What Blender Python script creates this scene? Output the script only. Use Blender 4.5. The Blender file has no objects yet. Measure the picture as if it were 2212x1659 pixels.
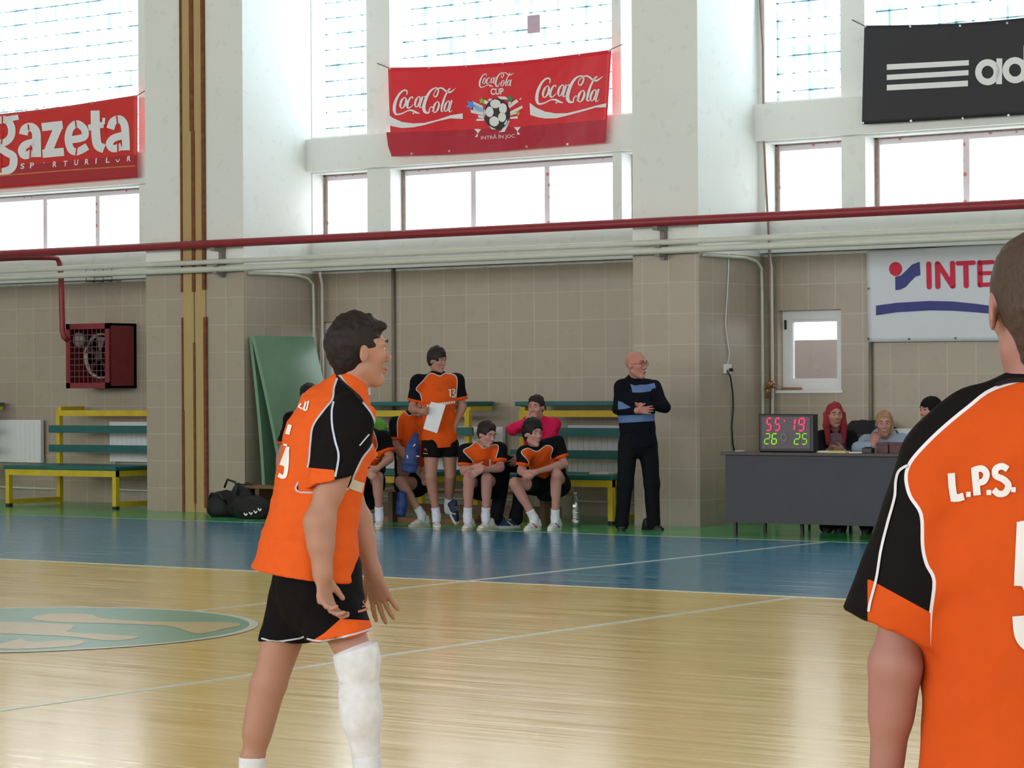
import bpy, bmesh, math, random
import numpy as np
from mathutils import Vector, Matrix
random.seed(7)
SC = bpy.context.scene
COL = SC.collection

# ---------------------------------------------------------------- camera
F = 5600.0; YAW = math.radians(35.3); ROLL = math.radians(0.35); HCAM = 1.45
V3 = lambda *a: np.array(a, dtype=float)
_f0 = V3(-math.sin(YAW), math.cos(YAW), 0); _r0 = V3(math.cos(YAW), math.sin(YAW), 0); _u0 = V3(0, 0, 1)
_p = math.atan(7.0 / F)
FWD = _f0 * math.cos(_p) + _u0 * math.sin(_p); _u1 = _u0 * math.cos(_p) - _f0 * math.sin(_p)
RT = _r0 * math.cos(ROLL) - _u1 * math.sin(ROLL); UP = _u1 * math.cos(ROLL) + _r0 * math.sin(ROLL)
CAMP = V3(0, 0, HCAM)
cam_d = bpy.data.cameras.new('camera'); cam = bpy.data.objects.new('camera', cam_d); COL.objects.link(cam)
cam_d.sensor_width = 36.0; cam_d.lens = F / 2212.0 * 36.0; cam_d.clip_end = 200
m = Matrix(((RT[0], UP[0], -FWD[0], 0), (RT[1], UP[1], -FWD[1], 0), (RT[2], UP[2], -FWD[2], HCAM), (0, 0, 0, 1)))
cam.matrix_world = m; SC.camera = cam

# ---------------------------------------------------------------- light
SC.view_settings.view_transform = 'Standard'; SC.view_settings.look = 'None'
SC.view_settings.gamma = 1.0; SC.view_settings.use_curve_mapping = False
SC.view_settings.exposure = 0.0
w = bpy.data.worlds.new('sky'); SC.world = w; w.use_nodes = True
w.node_tree.nodes['Background'].inputs[0].default_value = (0.93, 0.97, 1.0, 1)
w.node_tree.nodes['Background'].inputs[1].default_value = 3.0
def area(name, loc, rot, sx, sy, rad, color):
    l = bpy.data.lights.new(name, 'AREA'); l.shape = 'RECTANGLE'; l.size = sx; l.size_y = sy
    l.energy = rad * math.pi * sx * sy / 1.0; l.color = color
    o = bpy.data.objects.new(name, l); COL.objects.link(o); o.location = loc; o.rotation_euler = rot
    return o
# daylight outside the window band, and daylight through the opposite window band behind the camera
area('daylight_windows', (-16, 25.6, 5.6), (math.radians(-90), 0, 0), 36, 4.8, 2.9, (0.93, 0.97, 1.0))
area('daylight_opposite_windows', (-16, -13.7, 5.3), (math.radians(90), 0, 0), 40, 4.6, 4.6, (0.975, 0.985, 1.0))
area('fill_light_right_end', (5.7, 8, 5.3), (math.radians(90), 0, math.radians(90)), 22, 4.6, 2.3, (0.96, 0.97, 1.0))  # added fill lamp by the windowless right wall, brightens the column sides

# ---------------------------------------------------------------- projection helpers (photo pixel -> place)
def ray(x, y): return FWD + RT * ((x - 1106) / F) + UP * ((829.5 - y) / F)
def onY(x, y, Y): d = ray(x, y); return CAMP + d * (Y / d[1])
def onX(x, y, X): d = ray(x, y); return CAMP + d * (X / d[0])
def onZ(x, y, Z=0.0): d = ray(x, y); return CAMP + d * ((Z - HCAM) / d[2])
def proj(P):
    q = np.asarray(P) - CAMP; z = q @ FWD
    return 1106 + F * (q @ RT) / z, 829.5 - F * (q @ UP) / z
def at(x, y, D): return CAMP + ray(x, y) * D
def cdir(a, b, c):
    v = RT * a + UP * b + FWD * c; return v / np.linalg.norm(v)
def nrm(v): v = np.asarray(v, float); return v / (np.linalg.norm(v) + 1e-12)

# ---------------------------------------------------------------- materials
def lin(c):
    return tuple(((v / 255.0) / 12.92 if v / 255.0 <= 0.04045 else ((v / 255.0 + 0.055) / 1.055) ** 2.4) for v in c)
def rgba(c): return (*lin(c), 1.0)
class NT:
    def __init__(s, name):
        s.m = bpy.data.materials.new(name); s.m.use_nodes = True; s.t = s.m.node_tree
        s.b = s.t.nodes['Principled BSDF']
    def n(s, kind, **kw):
        o = s.t.nodes.new(kind)
        for k, v in kw.items(): setattr(o, k, v)
        return o
    def l(s, a, b): s.t.links.new(a, b)
    def math(s, op, a, b=None, c=None):
        o = s.n('ShaderNodeMath', operation=op)
        for i, v in enumerate((a, b, c)):
            if v is None: continue
            if isinstance(v, (int, float)): o.inputs[i].default_value = v
            else: s.l(v, o.inputs[i])
        return o.outputs[0]
    def mix(s, fac, a, b):
        o = s.n('ShaderNodeMix', data_type='RGBA')
        for sk, v in ((o.inputs[0], fac), (o.inputs[6], a), (o.inputs[7], b)):
            if isinstance(v, (int, float)): sk.default_value = v
            elif isinstance(v, tuple): sk.default_value = v
            else: s.l(v, sk)
        return o.outputs[2]
    def pos(s):
        o = s.n('ShaderNodeTexCoord'); x = s.n('ShaderNodeSeparateXYZ'); s.l(o.outputs['Object'], x.inputs[0])
        return o.outputs['Object'], x.outputs[0], x.outputs[1], x.outputs[2]
    def vec(s, x, y, z):
        o = s.n('ShaderNodeCombineXYZ')
        for i, v in enumerate((x, y, z)):
            if isinstance(v, (int, float)): o.inputs[i].default_value = v
            else: s.l(v, o.inputs[i])
        return o.outputs[0]
    def noise(s, v, scale, detail=3, rough=0.5):
        o = s.n('ShaderNodeTexNoise'); s.l(v, o.inputs['Vector']); o.inputs['Scale'].default_value = scale
        o.inputs['Detail'].default_value = detail; o.inputs['Roughness'].default_value = rough
        return o.outputs[0]
    def bump(s, h, st, dist=0.01):
        o = s.n('ShaderNodeBump'); s.l(h, o.inputs['Height']); o.inputs['Strength'].default_value = st
        o.inputs['Distance'].default_value = dist; s.l(o.outputs[0], s.b.inputs['Normal'])
    def col(s, c):
        if isinstance(c, tuple): s.b.inputs['Base Color'].default_value = c
        else: s.l(c, s.b.inputs['Base Color'])
    def set(s, rough=None, metal=None, spec=None):
        if rough is not None: s.b.inputs['Roughness'].default_value = rough
        if metal is not None: s.b.inputs['Metallic'].default_value = metal
        if spec is not None: s.b.inputs['Specular IOR Level'].default_value = spec
_pc = {}
def paint(name, c, rough=0.55, var=0.10, scale=9.0, metal=0, bump=0.0, spec=0.5):
    """plain surface with slight uneven colour"""
    if name in _pc: return _pc[name]
    t = NT(name); p, x, y, z = t.pos(); n = t.noise(p, scale, 4)
    a = rgba(tuple(max(0, v * (1 - var)) for v in c)); b = rgba(tuple(min(255, v * (1 + var)) for v in c))
    t.col(t.mix(n, a, b)); t.set(rough, metal, spec)
    if bump: t.bump(t.noise(p, scale * 12, 2), bump, 0.003)
    _pc[name] = t.m; return t.m
def emit(name, c, st):
    t = NT(name); t.col(rgba((20, 20, 20))); t.b.inputs['Emission Color'].default_value = rgba(c)
    t.b.inputs['Emission Strength'].default_value = st; return t.m

def mat_wall():
    t = NT('tiled_wall'); p, x, y, z = t.pos()
    h = t.math('ADD', x, y); zz = t.math('SUBTRACT', z, 0.276 - 0.321)
    br = t.n('ShaderNodeTexBrick', offset=0.0, squash=1.0)
    t.l(t.vec(h, zz, 0.0), br.inputs['Vector'])
    for k, v in (('Scale', 1.0), ('Mortar Size', 0.0038), ('Mortar Smooth', 0.3), ('Brick Width', 0.321), ('Row Height', 0.321), ('Bias', 0.0)):
        br.inputs[k].default_value = v
    br.inputs['Color1'].default_value = rgba((166, 151, 138)); br.inputs['Color2'].default_value = rgba((172, 159, 145)); br.inputs['Mortar'].default_value = rgba((200, 190, 178))
    n = t.noise(p, 1.1, 4); n2 = t.noise(p, 7, 4)
    c = t.mix(t.math('MULTIPLY', n, 0.45), br.outputs[0], rgba((168, 164, 142)))
    c = t.mix(t.math('MULTIPLY', t.math('GREATER_THAN', n2, 0.60), 0.10), c, rgba((140, 124, 110)))
    pl = t.mix(n, rgba((226, 231, 226)), rgba((236, 238, 236)))
    pl = t.mix(t.math('MULTIPLY', t.math('GREATER_THAN', n2, 0.62), 0.25), pl, rgba((212, 214, 206)))
    edge = t.math('ADD', 2.83, t.math('MULTIPLY', t.math('SUBTRACT', n2, 0.5), 0.02))
    up = t.math('GREATER_THAN', z, edge)
    t.col(t.mix(up, c, pl)); r = t.math('ADD', t.math('MULTIPLY', up, 0.45), 0.38); t.l(r, t.b.inputs['Roughness'])
    t.bump(t.math('ADD', t.math('MULTIPLY', br.outputs['Fac'], -0.6), t.math('MULTIPLY', n2, 0.5)), 0.35, 0.004)
    return t.m
def mat_floor():
    t = NT('sports_floor'); p, x, y, z = t.pos()
    br = t.n('ShaderNodeTexBrick', offset=0.37, squash=1.0); t.l(t.vec(x, y, 0.0), br.inputs['Vector'])
    for k, v in (('Scale', 1.0), ('Mortar Size', 0.0007), ('Mortar Smooth', 0.1), ('Brick Width', 0.85), ('Row Height', 0.075), ('Bias', 0.0)):
        br.inputs[k].default_value = v
    br.inputs['Color1'].default_value = rgba((226, 192, 106)); br.inputs['Color2'].default_value = rgba((238, 206, 124)); br.inputs['Mortar'].default_value = rgba((206, 172, 96))
    st = t.noise(t.vec(t.math('MULTIPLY', x, 0.7), t.math('MULTIPLY', y, 26), 0.0), 1.0, 4, 0.6)
    wood = t.mix(t.math('MULTIPLY', st, 0.35), br.outputs[0], rgba((214, 176, 92)))
    big = t.noise(p, 0.5, 3)
    wood = t.mix(t.math('MULTIPLY', big, 0.35), wood, rgba((230, 208, 140)))
    blue = t.mix(st, rgba((60, 128, 160)), rgba((72, 140, 170)))
    green = t.mix(st, rgba((62, 168, 100)), rgba((76, 180, 108)))
    c = t.mix(t.math('GREATER_THAN', y, 15.65), wood, blue)
    c = t.mix(t.math('GREATER_THAN', y, 21.3), c, green)
    t.col(c)
    t.l(t.math('ADD', 0.05, t.math('MULTIPLY', t.math('POWER', st, 1.6), 0.42)), t.b.inputs['Roughness'])
    t.b.inputs['Specular IOR Level'].default_value = 0.5
    hgt = t.math('ADD', t.math('MULTIPLY', st, 0.5), t.math('MULTIPLY', t.noise(t.vec(t.math('MULTIPLY', x, 1.2), t.math('MULTIPLY', y, 9), 0.0), 1.0, 2), 1.0))
    t.bump(hgt, 0.05, 0.002)
    return t.m
def mat_cloth(name, c, rough=0.85, var=0.08):
    return paint(name, c, rough, var, 25.0, 0, 0.15, 0.2)
def mat_jersey(name, orange, black, pipe, pw):
    """panels, piping and cuffs follow two distances stored on the garment"""
    t = NT(name); p, x, y, z = t.pos()
    a = t.n('ShaderNodeAttribute', attribute_name='band').outputs['Fac']; cf = t.n('ShaderNodeAttribute', attribute_name='cuff').outputs['Fac']
    n = t.noise(p, 30, 3)
    o = t.mix(n, rgba(tuple(v * .94 for v in orange)), rgba(orange)); k = t.mix(n, rgba(black), rgba(tuple(v * 1.25 for v in black)))
    c = t.mix(t.math('GREATER_THAN', a, 0.0), o, k)
    c = t.mix(t.math('LESS_THAN', t.math('ABSOLUTE', a), pw), c, rgba(pipe))
    c = t.mix(t.math('GREATER_THAN', cf, 0.0), c, o)
    t.col(c); t.set(0.85, 0, 0.12); t.bump(t.noise(p, 400, 2), 0.15, 0.002); return t.m
def mat_glassblock():
    t = NT('glass_block'); p, x, y, z = t.pos()
    def joint(v, off):
        f = t.math('FRACT', t.math('DIVIDE', t.math('ADD', v, off), 0.19)); return t.math('ABSOLUTE', t.math('SUBTRACT', f, 0.5))
    jx = joint(x, 50.02); jz = joint(z, 10.03)
    n = t.noise(t.vec(t.math('MULTIPLY', x, 1.0), 0.0, t.math('MULTIPLY', z, 1.0)), 3.5, 3)
    lim = t.math('SUBTRACT', 0.502, t.math('MULTIPLY', t.math('SUBTRACT', n, 0.38), 0.18))
    line = t.math('MAXIMUM', t.math('GREATER_THAN', jx, lim), t.math('GREATER_THAN', jz, lim))
    dot = t.math('MULTIPLY', t.math('GREATER_THAN', jx, 0.44), t.math('GREATER_THAN', jz, 0.46))
    fac = t.math('MAXIMUM', t.math('MULTIPLY', line, 0.8), t.math('MULTIPLY', dot, 0.95))
    tr = t.n('ShaderNodeBsdfTransparent')
    t.l(t.mix(fac, (0.93, 0.98, 1.0, 1), (0.06, 0.20, 0.22, 1)), tr.inputs[0])
    gl = t.n('ShaderNodeBsdfGlossy'); gl.inputs['Roughness'].default_value = 0.15
    mx = t.n('ShaderNodeMixShader'); mx.inputs[0].default_value = 0.04
    t.l(tr.outputs[0], mx.inputs[1]); t.l(gl.outputs[0], mx.inputs[2]); t.l(mx.outputs[0], t.t.nodes['Material Output'].inputs[0])
    return t.m
def mat_clear(name, c=(1, 1, 1), refl=0.06):
    t = NT(name); tr = t.n('ShaderNodeBsdfTransparent'); tr.inputs[0].default_value = (*c, 1)
    gl = t.n('ShaderNodeBsdfGlossy'); gl.inputs['Roughness'].default_value = 0.05
    mx = t.n('ShaderNodeMixShader'); mx.inputs[0].default_value = refl
    t.l(tr.outputs[0], mx.inputs[1]); t.l(gl.outputs[0], mx.inputs[2]); t.l(mx.outputs[0], t.t.nodes['Material Output'].inputs[0])
    return t.m
def mat_pvc():
    t = NT('pvc_frame'); p, x, y, z = t.pos()
    vo = t.n('ShaderNodeTexVoronoi', feature='F1'); t.l(p, vo.inputs['Vector']); vo.inputs['Scale'].default_value = 7.0; vo.inputs['Randomness'].default_value = 0.35
    t.col(t.mix(t.math('LESS_THAN', vo.outputs['Distance'], 0.16), rgba((214, 206, 212)), rgba((206, 120, 124)))); t.set(0.5); return t.m
def mat_rust():
    t = NT('joint_cover'); p, x, y, z = t.pos()
    n = t.noise(t.vec(t.math('MULTIPLY', x, 30), t.math('MULTIPLY', y, 5), t.math('MULTIPLY', z, 1.5)), 1.0, 4)
    t.col(t.mix(n, rgba((176, 150, 100)), rgba((190, 166, 116)))); t.set(0.7); return t.m

WALL = mat_wall(); FLOOR = mat_floor()
WHITE = paint('white_plaster', (214, 216, 212), 0.8, 0.03, 2)
PVC = paint('white_pvc', (226, 228, 232), 0.4, 0.02); PVCM = mat_pvc()
REDP = paint('red_pipe_paint', (138, 38, 48), 0.45, 0.12, 6); WPIPE = paint('white_pipe_paint', (206, 208, 196), 0.5, 0.05, 5)
YEL = paint('yellow_paint', (205, 178, 38), 0.5, 0.12, 8); TEAL = paint('dark_teal_paint', (26, 96, 96), 0.45, 0.1, 6)
BLACKP = paint('black_plastic', (24, 24, 28), 0.4, 0.1); DARK = paint('dark_metal', (36, 34, 36), 0.5, 0.1)
BROWN = paint('brown_wood', (128, 92, 64), 0.6, 0.15, 14)
WHITEM = paint('white_print', (232, 234, 236), 0.6, 0.01)

# ---------------------------------------------------------------- mesh helpers
def link(name, me, mats, parent=None):
    o = bpy.data.objects.new(name, me); COL.objects.link(o)
    for mm in (mats if isinstance(mats, (list, tuple)) else [mats]): me.materials.append(mm)
    if parent is not None: o.parent = parent; o.matrix_parent_inverse = parent.matrix_world.inverted() if parent.type != 'EMPTY' else Matrix.Translation(-parent.location)
    return o
def mesh(name, vs, fs, mats, parent=None, smooth=False, mi=None):
    me = bpy.data.meshes.new(name); me.from_pydata([tuple(map(float, v)) for v in vs], [], [tuple(map(int, f)) for f in fs]); me.update()
    if smooth: me.polygons.foreach_set('use_smooth', [True] * len(me.polygons))
    if mi is not None: me.polygons.foreach_set('material_index', mi)
    return link(name, me, mats, parent)
def thing(name, label, cat, loc, group=None):
    o = bpy.data.objects.new(name, None); COL.objects.link(o); o.location = tuple(map(float, loc)); o.empty_display_size = 0.1
    o['label'] = label; o['category'] = cat
    if group: o['group'] = group
    return o
def tag(o, label, cat, group=None):
    o['label'] = label; o['category'] = cat
    if group: o['group'] = group
    return o
def struct(o): o['kind'] = 'structure'; return o
class MB:
    def __init__(s): s.v = []; s.f = []; s.mi = []
    def add(s, vs, fs, k=0):
        n = len(s.v); s.v += [tuple(map(float, v)) for v in vs]; s.f += [tuple(i + n for i in f) for f in fs]; s.mi += [k] * len(fs)
    def box(s, x0, x1, y0, y1, z0, z1, k=0):
        v = [(x, y, z) for z in (z0, z1) for y in (y0, y1) for x in (x0, x1)]
        s.add(v, [(0, 2, 3, 1), (4, 5, 7, 6), (0, 1, 5, 4), (2, 6, 7, 3), (0, 4, 6, 2), (1, 3, 7, 5)], k)
    def bar(s, a, b, w, h, up=(0, 0, 1), k=0):
        a = V3(*a); b = V3(*b); d = nrm(b - a); u = V3(*up); sd = nrm(np.cross(d, u)); u = np.cross(sd, d)
        v = [p + sd * (i * w / 2) + u * (j * h / 2) for p in (a, b) for i, j in ((-1, -1), (1, -1), (1, 1), (-1, 1))]
        s.add(v, [(3, 2, 1, 0), (4, 5, 6, 7), (0, 1, 5, 4), (1, 2, 6, 5), (2, 3, 7, 6), (3, 0, 4, 7)], k)
    def tube(s, pts, r, seg=10, k=0, closed=False):
        pts = [V3(*p) for p in pts]; n = len(pts); rs = r if isinstance(r, (list, tuple)) else [r] * n
        ref = V3(0, 0, 1); d0 = nrm(pts[1] - pts[0])
        if abs(d0 @ ref) > .9: ref = V3(1, 0, 0)
        sd = nrm(np.cross(d0, ref)); vs = []
        for i, p in enumerate(pts):
            a = pts[max(i - 1, 0)] if not closed else pts[i - 1]; b = pts[min(i + 1, n - 1)] if not closed else pts[(i + 1) % n]
            d = nrm(b - a); sd = nrm(sd - d * (sd @ d)); u = np.cross(d, sd)
            for j in range(seg):
                t = 2 * math.pi * j / seg; vs.append(p + (sd * math.cos(t) + u * math.sin(t)) * rs[i])
        fs = []
        for i in range(n if closed else n - 1):
            for j in range(seg):
                a = i * seg + j; b = i * seg + (j + 1) % seg; c = ((i + 1) % n) * seg + (j + 1) % seg; d = ((i + 1) % n) * seg + j
                fs.append((a, b, c, d))
        if not closed: fs += [tuple(range(seg))[::-1], tuple(range((n - 1) * seg, n * seg))]
        s.add(vs, fs, k)
    def lathe(s, prof, c, seg=24, k=0, axis=(0, 0, 1)):
        ax = nrm(axis); ref = V3(1, 0, 0) if abs(ax[0]) < .9 else V3(0, 1, 0); a = nrm(np.cross(ax, ref)); b = np.cross(ax, a); c = V3(*c); vs = []
        for r, h in prof:
            for j in range(seg):
                t = 2 * math.pi * j / seg; vs.append(c + ax * h + (a * math.cos(t) + b * math.sin(t)) * r)
        fs = [(i * seg + j, i * seg + (j + 1) % seg, (i + 1) * seg + (j + 1) % seg, (i + 1) * seg + j) for i in range(len(prof) - 1) for j in range(seg)]
        fs += [tuple(range(seg))[::-1], tuple(range((len(prof) - 1) * seg, len(prof) * seg))]
        s.add(vs, fs, k)
    def build(s, name, mats, parent=None, smooth=False, bevel=0.0):
        o = mesh(name, s.v, s.f, mats, parent, smooth, s.mi)
        if bevel:
            b = o.modifiers.new('bevel', 'BEVEL'); b.width = bevel; b.segments = 2; b.limit_method = 'ANGLE'
        if smooth:
            try: o.data.shade_auto_smooth = True
            except Exception: pass
        return o
def fix_normals(o):
    bm = bmesh.new(); bm.from_mesh(o.data); bmesh.ops.recalc_face_normals(bm, faces=bm.faces); bm.to_mesh(o.data); bm.free(); return o
def ellm(name, c, R, rad, mat, parent, seg=14, rings=9):
    vs = []; fs = []
    for i in range(1, rings):
        ph = math.pi * i / rings
        for j in range(seg):
            t = 2 * math.pi * j / seg
            vs.append(c + R[0] * (rad[0] * math.sin(ph) * math.cos(t)) + R[1] * (rad[1] * math.sin(ph) * math.sin(t)) + R[2] * (rad[2] * math.cos(ph)))
    top = len(vs); vs += [c + R[2] * rad[2], c - R[2] * rad[2]]
    for i in range(rings - 2):
        for j in range(seg): fs.append((i * seg + j, (i + 1) * seg + j, (i + 1) * seg + (j + 1) % seg, i * seg + (j + 1) % seg))
    for j in range(seg):
        fs.append((top, j, (j + 1) % seg)); fs.append((top + 1, (rings - 2) * seg + (j + 1) % seg, (rings - 2) * seg + j))
    return fix_normals(mesh(name, vs, fs, mat, parent, True))

# ---------------------------------------------------------------- flat marks: strokes, polygons, letters mapped by a function
def catmull(P, n=6, closed=False):
    P = [np.array(p, float) for p in P]; out = []; N = len(P)
    rng = range(N if closed else N - 1)
    for i in rng:
        p0 = P[i - 1] if (i > 0 or closed) else P[0]; p1 = P[i]; p2 = P[(i + 1) % N]; p3 = P[(i + 2) % N] if (i + 2 < N or closed) else P[-1]
        for k in range(n):
            t = k / n; out.append(0.5 * ((2 * p1) + (-p0 + p2) * t + (2 * p0 - 5 * p1 + 4 * p2 - p3) * t * t + (-p0 + 3 * p1 - 3 * p2 + p3) * t ** 3))
    if not closed: out.append(P[-1])
    return out
def stroke(mb, P, wd, fn, n=6, closed=False, k=0, smooth=True):
    """P: (x,y) or (x,y,w) points; ribbon of width wd mapped with fn"""
    Q = [tuple(p) + ((wd,) if len(p) == 2 else ()) for p in P]
    if smooth: Q = catmull(Q, n, closed)
    else:
        R = []
        for a, b in zip(Q[:-1], Q[1:]):
            a = np.array(a, float); b = np.array(b, float); R += [a + (b - a) * i / n for i in range(n)]
        Q = R + [np.array(Q[-1], float)]
    N = len(Q); vs = []
    for i in range(N):
        a = Q[i - 1][:2] if (i > 0 or closed) else Q[0][:2]; b = Q[(i + 1) % N][:2] if (i < N - 1 or closed) else Q[-1][:2]
        d = b - a; d = d / (np.linalg.norm(d) + 1e-9); nn = np.array([-d[1], d[0]]); c = Q[i][:2]; h = Q[i][2] / 2
        for s in (-1, -.33, .33, 1): vs.append(fn(*(c + nn * h * s)))
    fs = []
    for i in range(N if closed else N - 1):
        for j in range(3):
            a = i * 4 + j; b = ((i + 1) % N) * 4 + j; fs.append((a, a + 1, b + 1, b))
    mb.add(vs, fs, k)
def blob(mb, P, fn, k=0, n=4, smooth=False, refine=3):
    """filled polygon (triangulated, refined) mapped with fn"""
    if smooth: P = catmull([tuple(p) for p in P], n, True)
    bm = bmesh.new(); vv = [bm.verts.new((float(p[0]), float(p[1]), 0)) for p in P]
    bm.faces.new(vv); bmesh.ops.triangulate(bm, faces=bm.faces)
    L = max(max(p[0] for p in P) - min(p[0] for p in P), max(p[1] for p in P) - min(p[1] for p in P))
    for _ in range(refine):
        es = [e for e in bm.edges if e.calc_length() > L / 6]
        if not es: break
        bmesh.ops.subdivide_edges(bm, edges=es, cuts=1); bmesh.ops.triangulate(bm, faces=bm.faces)
    bm.verts.ensure_lookup_table(); bm.verts.index_update()
    mb.add([fn(v.co.x, v.co.y) for v in bm.verts], [tuple(v.index for v in f.verts) for f in bm.faces], k); bm.free()
_tc = {}
def text_tris(s, bold):
    key = (s, bold)
    if key not in _tc:
        cu = bpy.data.curves.new('t', 'FONT'); cu.body = s; cu.resolution_u = 3; cu.offset = bold
        o = bpy.data.objects.new('t', cu); COL.objects.link(o); dg = bpy.context.evaluated_depsgraph_get(); dg.update()
        me = bpy.data.meshes.new_from_object(o.evaluated_get(dg)); bm = bmesh.new(); bm.from_mesh(me); bmesh.ops.triangulate(bm, faces=bm.faces)
        es = [e for e in bm.edges if e.calc_length() > 0.3]
        if es: bmesh.ops.subdivide_edges(bm, edges=es, cuts=1); bmesh.ops.triangulate(bm, faces=bm.faces)
        bm.verts.index_update(); bm.verts.ensure_lookup_table()
        vs = np.array([(v.co.x, v.co.y) for v in bm.verts]); fs = [tuple(v.index for v in f.verts) for f in bm.faces]; bm.free()
        COL.objects.unlink(o); bpy.data.objects.remove(o); bpy.data.meshes.remove(me)
        mn = vs.min(0); mx = vs.max(0); _tc[key] = ((vs - mn) / (mx - mn), fs)
    return _tc[key]
def text(mb, s, bl, br, tl, fn, bold=0.0, k=0):
    """text stretched over the parallelogram bl-br-tl"""
    vs, fs = text_tris(s, bold); bl = np.array(bl, float); br = np.array(br, float); tl = np.array(tl, float)
    mb.add([fn(*(bl + (br - bl) * u + (tl - bl) * v)) for u, v in vs], fs, k)
# ================================================================ the hall
YC, YB, YU, YG = 22.85, 24.2, 24.1, 24.36      # column front, tiled wall, upper wall, glass
b = MB(); b.box(-42, 6, -14, 24.6, -0.2, 0.0); floor = struct(b.build('floor', FLOOR))
b = MB(); b.box(-42, 6, -14, 25.0, 8.2, 8.4); struct(b.build('ceiling', paint('ceiling_paint', (196, 196, 190), 0.9, 0.03, 2)))
b = MB(); b.box(-42.2, -42, -14, 24.6, -0.2, 8.4); struct(b.build('wall_left', WALL))
b = MB(); b.box(6, 6.2, -14, 24.6, -0.2, 8.4); struct(b.build('wall_right', WALL))
b = MB(); b.box(-42, 6, -14.3, -14, -0.2, 2.9); b.box(-42, 6, -14.3, -14, 7.7, 8.4); struct(b.build('wall_front', WALL))

# bays: (start, end, narrow left, wide, narrow right)
BAYS = [(-33.11, -27.73, (-33.1, -32.25), (-31.9, -28.8), (-28.6, -27.75)),
        (-26.93, -21.55, (-26.9, -26.05), (-25.7, -22.84), (-22.45, -21.6)),
        (-20.0, -14.62, (-19.99, -19.15), (-18.80, -15.68), (-15.56, -14.66)),
        (-13.82, -8.44, (-13.74, -12.83), (-12.55, -9.45), (-9.3, -8.5)),
        (-7.64, -2.2, (-7.6, -6.75), (-6.4, -3.3), (-3.15, -2.25))]
WZ0, WZ1, UZ0, UZ1 = 3.27, 4.03, 4.47, 7.6
small = {1: (-26.6, -25.7), 2: (-19.97, -19.2), 3: (-13.66, -12.90), 4: (-7.5, -6.7)}
wb = MB(); wu = MB()
for bi, (s, e, n1, wd, n2) in enumerate(BAYS):
    # tiled lower wall with a small window opening
    if bi in small:
        x0, x1 = small[bi]
        wb.box(s, e, YB, YB + .3, 0, 1.40); wb.box(s, e, YB, YB + .3, 2.25, 2.86)
        wb.box(s, x0, YB, YB + .3, 1.40, 2.25); wb.box(x1, e, YB, YB + .3, 1.40, 2.25)
    else: wb.box(s, e, YB, YB + .3, 0, 2.86)
    wu.box(s, e, YU, YB + .3, 2.86, WZ0)
    bb = MB(); bb.box(s, e, 24.0, YB + .3, 4.05, 4.44); struct(bb.build('trim_%d' % (bi + 11), WALL))
    wu.box(s, e, YU, YB + .3, WZ1, 4.05); wu.box(s, e, YU, YB + .3, 4.44, UZ0)
    wu.box(s, e, YU, YB + .3, UZ1, 8.2)
    xs = [s, n1[0], n1[1], wd[0], wd[1], n2[0], n2[1], e]
    for i in (0, 2, 4, 6):
        if xs[i + 1] - xs[i] > .005:
            wu.box(xs[i], xs[i + 1], YU, YB + .3, WZ0, WZ1); wu.box(xs[i], xs[i + 1], YU, YB + .3, UZ0, UZ1)
wb.box(-42, -33.91, YB, YB + .3, 0, 8.2); wb.box(-2.2, 6, YB, YB + .3, 0, 8.2)
struct(wb.build('wall_back', WALL)); struct(wu.build('wall_back_upper', WALL))
for k, (x0, x1) in enumerate([(-33.91, -33.11), (-27.73, -26.93), (-21.55, -20.0), (-14.62, -13.82), (-8.44, -7.64)]):
    b = MB(); b.box(x0, x1, YC, YB + .3, 0, 8.2); struct(b.build('trim_%d' % (k + 1), WALL))
GBM = mat_glassblock(); PANE = mat_clear('window_pane', (1, 1, 1), 0.05)
wn = 0
for bi, (s, e, n1, wd, n2) in enumerate(BAYS):
    for wi, (x0, x1) in enumerate((n1, wd, n2)):
        wn += 1                                          # glass block panel above
        b = MB(); b.box(x0, x1, YG, YG + .03, UZ0, UZ1)
        if bi == 2 and wi == 1: pass
        struct(b.build('window_%d' % wn, GBM))
        if bi not in (1, 2, 3): continue
        wn += 1
        g = MB(); n = 3 if wi == 1 else 1; fw = .05; t = MB(); r = MB()
        zt = WZ1; zb = WZ0
        g.box(x0, x1, YG - .03, YG + .03, zb, zb + fw); g.box(x0, x1, YG - .03, YG + .03, zt - fw * 1.4, zt)
        g.box(x0, x0 + fw, YG - .03, YG + .03, zb + fw, zt - fw * 1.4); g.box(x1 - fw, x1, YG - .03, YG + .03, zb + fw, zt - fw * 1.4)
        for q in range(1, n): xm = x0 + (x1 - x0) * q / n; g.box(xm - .035, xm + .035, YG - .03, YG + .03, zb + fw, zt - fw * 1.4)
        fr = struct(g.build('window_%d' % wn, PVCM))
        p = MB(); p.box(x0 + .02, x1 - .02, YG, YG + .006, zb + .02, zt - .02); p.build('pane', PANE, fr)
        # bare foam and rusty edge round the frame
        q = MB(); q.box(x0, x0 + .035, YG - .05, YG - .03, zb, zt); q.box(x0, x1, YG - .05, YG - .03, zt - .015, zt)
        q.build('seal', paint('seal_foam', (132, 116, 106), 0.9, 0.25, 20), fr)
# the patched block of the middle glass wall
pa = [onY(*q, YG - .02) for q in ((1139, 34), (1166, 33), (1166, 70), (1139, 70))]
b = MB(); b.box(pa[0][0], pa[1][0], YG - .02, YG - .005, pa[2][2], pa[0][2])
tag(b.build('patch_board', paint('patch_grey', (176, 178, 192), 0.8, 0.1)), 'small grey patch filling one missing glass block above the red cola banner', 'patch')
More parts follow.
